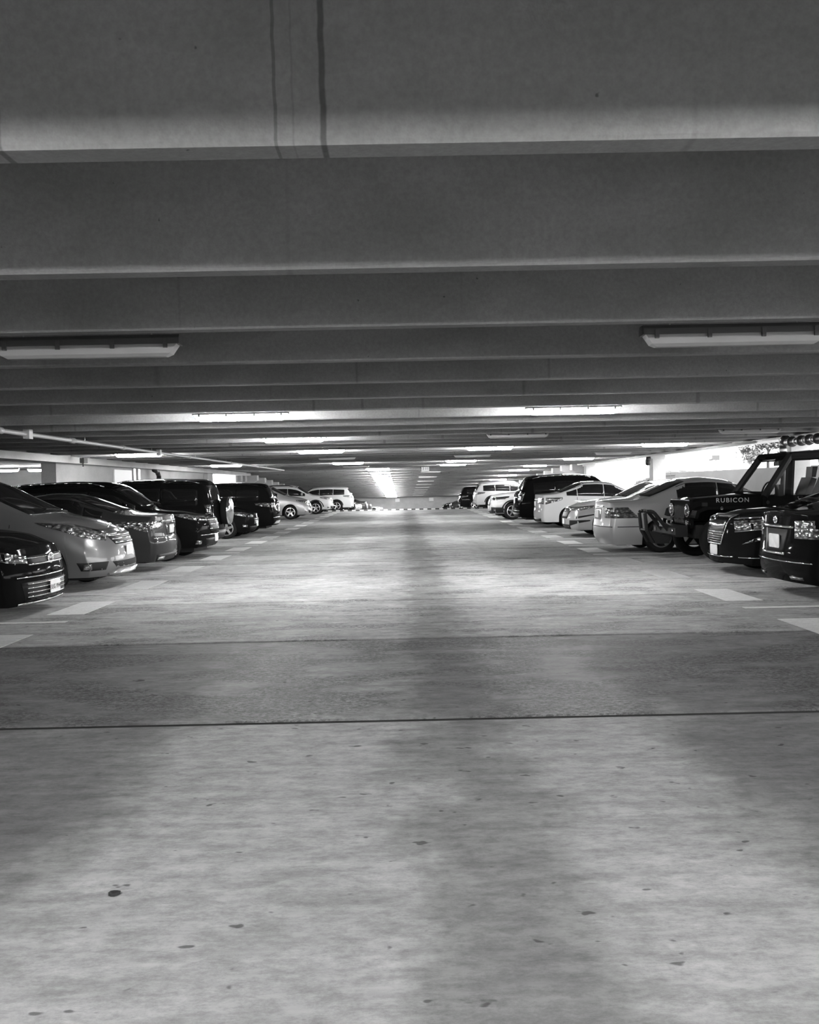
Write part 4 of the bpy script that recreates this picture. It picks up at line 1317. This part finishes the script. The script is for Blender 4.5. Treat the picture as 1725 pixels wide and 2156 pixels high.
# ---- black off-road vehicle
def offroader(X, Y):
    t = empty('off_road_vehicle', (X, Y, 0))
    tag(t, 'boxy black off-road vehicle with seven-slot grille and RUBICON lettering on its hood', 'car', G)
    P, K, CH = 'paint_black', 'black', 'chrome'
    # local: grille plane x = 0, length along +x, near side is -y
    # tub
    b = MB()
    b.prism([(1.24, .62), (1.3, .40), (2.75, .40), (3.0, .62), (3.0, 1.0), (3.75, 1.0), (3.85, .62), (4.0, .62), (4.0, 1.17), (1.24, 1.17)], 'y', -.78, .78)
    b.build('body_tub', P, t)
    # hood, tapering to the grille
    h = MB()
    zs = lambda x, y: 1.10 + .09 * (x / 1.3) ** .8 + .035 * (1 - (y / .7) ** 2)
    vs, fs = [], []
    nx, ny = 9, 13
    for i in range(nx):
        x = -0.01 + 1.31 * i / (nx - 1)
        hw = .60 + .12 * (x / 1.3)
        vs.append((x, -hw, .74))
        for j in range(ny):
            y = -hw + 2 * hw * j / (ny - 1)
            e = 1 - abs(y) / hw
            vs.append((x + (.03 if i == 0 else 0), y, zs(max(x, 0), y) - (.03 if e < .03 else 0) - (.025 if i == 0 else 0)))
        vs.append((x, hw, .74))
    m_ = ny + 2
    for i in range(nx - 1):
        for j in range(m_ - 1):
            a = i * m_ + j
            fs.append((a, a + 1, a + m_ + 1, a + m_))
    fs.append(tuple(range(m_))[::-1])
    h.add(vs, fs)
    hood = h.build('hood', P, t)
    hl = MB(); hl.box(.2, .3, -.66, -.62, 1.0, 1.06).build('hood_latch', K, hood)
    MB().box(.2, .3, .62, .66, 1.0, 1.06).build('hood_latch', K, hood)
    rot = Matrix.Rotation(math.pi / 2, 4, 'X')
    an = math.atan(.12 / 1.3)
    text('hood_lettering', 'RUBICON', .112, 'steel', hood, Matrix.Translation((.74, -.676, 1.095)) @ Matrix.Rotation(-an, 4, 'Z') @ rot, .003, 1.25)
    # grille: frame pieces round seven slots
    gz0, gz1 = .62, 1.09
    gr_ = MB()
    gr_.prism([(-.62, .60), (.62, .60), (.60, 1.07), (.55, 1.12), (-.55, 1.12), (-.60, 1.07)], 'x', .0, .06)
    grille = gr_.build('grille', P, t)
    sl = MB(); sl.prism([(-.026, .68), (.026, .68), (.03, .72), (.03, .98), (.02, 1.01), (-.02, 1.01), (-.03, .98), (-.03, .72)], 'x', -.006, .01)
    slm = sl.mesh('slot', 'under')
    sc_ = MB().box(-.012, -.002, .031, .037, .70, .99).mesh('slot_edge', 'chrome')
    for i in range(7):
        y = -.255 + .085 * i
        link('slot', slm, grille).location = (0, y, 0)
        link('slot_edge', sc_, grille).location = (0, y, 0)
    for sg in (-1, 1):
        hlm = MB(); 
        hlm.v = []; hlm.f = []
        n = 20
        rings = [(.105, -.005), (.1, -.03), (.07, -.045), (0.001, -.052)]
        vs = [(x, sg * .47 + r * math.cos(2 * math.pi * i / n), .92 + r * math.sin(2 * math.pi * i / n)) for r, x in rings for i in range(n)]
        fs = [(k * n + i, k * n + (i + 1) % n, (k + 1) * n + (i + 1) % n, (k + 1) * n + i) for k in range(3) for i in range(n)]
        hlm.add(vs, fs)
        ho = hlm.build('headlight', 'lens', t, True)
        rg = MB().path([(-.012, sg * .47 + .112 * math.cos(a), .92 + .112 * math.sin(a)) for a in np.linspace(0, 2 * math.pi, 21)], .012, 6)
        rg.build('headlight_ring', 'alloy', ho, True)
        tl = MB().tube((-.0, sg * .47, .70), (-.03, sg * .47, .70), .05, 14)
        tl.build('turn_lamp', 'lens', t)
        # flared fender
        fd = MB()
        prof = [(-.02, .80), (.02, .93), (.16, 1.0), (.95, 1.0), (1.12, .92), (1.28, .55), (1.22, .55), (1.06, .87), (.93, .94), (.2, .94), (.07, .89), (.03, .78)]
        y0_, y1_ = sorted((sg * .60, sg * .94))
        fd.prism(prof[::-1], 'y', y0_, y1_)
        fo = fd.build('fender', P, t)
        mk = MB().tube((.45, sg * .94, .965), (.45, sg * .955, .965), .03, 12)
        mk.build('side_marker', 'lens', fo)
        fr = MB()
        prof = [(2.72, .55), (2.88, .9), (3.0, .98), (3.75, .98), (3.86, .9), (3.9, .7), (3.84, .7), (3.8, .86), (3.72, .92), (3.02, .92), (2.93, .86), (2.78, .55)]
        y0_, y1_ = sorted((sg * .76, sg * .94))
        fr.prism(prof[::-1], 'y', y0_, y1_); fr.build('fender', K, t)
        # door with frame and window opening; hard top side
        yo, yi = sg * .80, sg * .775
        y0_, y1_ = sorted((yo, yi))
        dr = MB(); dr.prism([(1.3, .5), (2.35, .45), (2.35, 1.17), (1.3, 1.17)], 'y', y0_, y1_); d = dr.build('door', P, t)
        MB().box(2.1, 2.26, *sorted((sg * .80, sg * .83)), .98, 1.02).build('door_handle', K, d)
        MB().tube((1.32, sg * .8, .75), (1.32, sg * .815, .75), .03, 10).tube((1.32, sg * .8, 1.05), (1.32, sg * .815, 1.05), .03, 10).build('door_hinge', K, d)
        fm_ = MB()
        # pillars: A, B, C with lean-in
        def bar(p, q, w=.05): fm_.tube(p, q, w, 8)
        yb, yt = sg * .77, sg * .67
        bar((1.27, yb, 1.15), (1.78, yt, 1.88), .065)
        bar((2.36, yb, 1.15), (2.36, yt, 1.92), .085)
        bar((3.0, yb, 1.15), (3.0, yt, 1.92), .06)
        bar((3.98, yb, 1.15), (3.9, yt, 1.92), .07)
        bar((1.78, yt, 1.86), (3.9, yt, 1.92), .075)
        fm_.build('window_frame', K, t)
        for (x0, x1, xt0, xt1) in ((1.36, 2.32, 1.80, 2.32), (2.42, 2.96, 2.42, 2.96), (3.05, 3.93, 3.05, 3.86)):
            MB().add([(x0, yb, 1.17), (x1, yb, 1.17), (xt1, yt, 1.88), (xt0, yt, 1.88)], [(0, 1, 2, 3)]).build('side_window', 'clear', t)
        # mirror
        mr = MB().box(1.42, 1.50, *sorted((sg * .86, sg * 1.04)), 1.16, 1.36).tube((1.46, sg * .78, 1.18), (1.46, sg * .9, 1.2), .02, 8)
        mr.build('mirror', K, t)
        # seats
        st = MB()
        st.prism([(1.95, .8), (2.4, .8), (2.62, 1.45), (2.52, 1.48), (2.3, .95), (1.95, .92)], 'y', sg * .36 - .22, sg * .36 + .22)
        st.prism([(2.56, 1.48), (2.64, 1.48), (2.68, 1.68), (2.58, 1.68)], 'y', sg * .36 - .13, sg * .36 + .13)
        st.build('seat', K, t)
    # windscreen frame, glass and roof
    wf = MB()
    for y0_, y1_ in ((-.70, -.62), (.62, .70)):
        pass
    wf.add([(1.25, -.74, 1.16), (1.25, .74, 1.16), (1.28, -.74, 1.24), (1.28, .74, 1.24), (1.33, -.74, 1.16), (1.33, .74, 1.16)], [(0, 1, 3, 2), (2, 3, 5, 4), (0, 2, 4), (1, 5, 3)])
    wf.tube((1.77, -.67, 1.87), (1.77, .67, 1.87), .07, 8)
    wf.build('windscreen_frame', P, t)
    MB().add([(1.29, -.73, 1.2), (1.29, .73, 1.2), (1.75, .65, 1.86), (1.75, -.65, 1.86)], [(0, 1, 2, 3)]).build('windscreen', 'clear', t)
    rf = MB()
    rf.prism([(1.70, 1.86), (1.78, 1.925), (2.3, 1.975), (3.8, 1.965), (3.97, 1.92), (3.97, 1.86), (2.3, 1.90)], 'y', -.68, .68)
    rf.build('roof', P, t)
    MB().prism([(3.96, 1.16), (4.0, 1.16), (3.93, 1.9), (3.89, 1.9)], 'y', -.1, .1).build('rear_post', K, t)
    rm = MB().box(1.80, 1.83, -.12, .12, 1.70, 1.78).tube((1.8, 0, 1.77), (1.78, 0, 1.86), .012, 6)
    rm.build('interior_mirror', K, t)
    sw_ = MB()
    sw_.path([(1.75 + .05 * math.sin(a), .36 + .19 * math.cos(a), 1.22 + .18 * math.sin(a)) for a in np.linspace(0, 2 * math.pi, 17)], .016, 6)
    sw_.tube((1.75, .36, 1.22), (1.5, .36, 1.1), .025, 8)
    sw_.build('steering_wheel', K, t)
    MB().prism([(1.3, .9), (1.55, .9), (1.5, 1.18), (1.3, 1.18)], 'y', -.72, .72).build('dashboard', K, t)
    # bumper, hooks, winch, plate
    bp = MB()
    bp.prism([(-.30, .50), (-.26, .46), (-.08, .46), (-.08, .66), (-.26, .66), (-.30, .62)], 'y', -.72, .72)
    bump = bp.build('front_bumper', K, t)
    for sg in (-1, 1):
        MB().path([(-.28, sg * .42, .66), (-.36, sg * .42, .70), (-.36, sg * .42, .76), (-.28, sg * .42, .77)], .016, 8).build('tow_hook', 'alloy', bump)
        MB().tube((-.29, sg * .56, .56), (-.31, sg * .56, .56), .05, 14).build('fog_lamp', 'lens', bump)
        MB().tube((-.05, sg * .3, .5), (.3, sg * .3, .5), .04, 8).build('frame_rail', K, t)
    # forward hoop guard on the bumper
    bb = MB()
    for y_ in (-.2, .2):
        bb.path([(-.28, y_, .56), (-.53, y_, .885), (-.58, y_, .91), (-.67, y_, .91), (-.70, y_, .88), (-.67, y_, .56), (-.55, y_, .34)], .034, 10)
        bb.prism([(-.67, .585), (-.62, .545), (-.50, .535), (-.40, .47), (-.26, .47), (-.26, .32), (-.50, .32), (-.60, .42)][::-1], 'y', y_ - .02, y_ + .02)
    bb.tube((-.62, -.2, .91), (-.62, .2, .91), .026, 10).tube((-.67, -.2, .57), (-.67, .2, .57), .022, 10)
    bb.build('hoop_guard', K, t)
    lpq = MB(); lpq.prism([(-.15, -.078), (.15, -.078), (.15, .078), (-.15, .078)], 'x', -.004, .004)
    o = lpq.build('licence_plate', 'plate', t); o.location = (-.33, .12, .70); o.rotation_euler = (0, .06, 0)
    MB().box(.1, 3.9, -.6, .6, .42, .66).build('underbody', 'under', t)
    tm, am, bk = wheel_meshes(.405, 'dark')
    for xw in (.52, 3.38):
        for sg in (-1, 1):
            w = link('wheel', tm, t); w.location = (xw, sg * .80, .405)
            if sg > 0: w.rotation_euler = (0, 0, math.pi)
            w.scale = (1, 1.15, 1)
            link('rim', am, w)
    sp2 = link('spare_wheel', tm, t); sp2.location = (4.14, 0, 1.0); sp2.rotation_euler = (0, 0, math.pi / 2)
    link('rim', am, sp2)
    return t
offroader(5.12, 16.95)
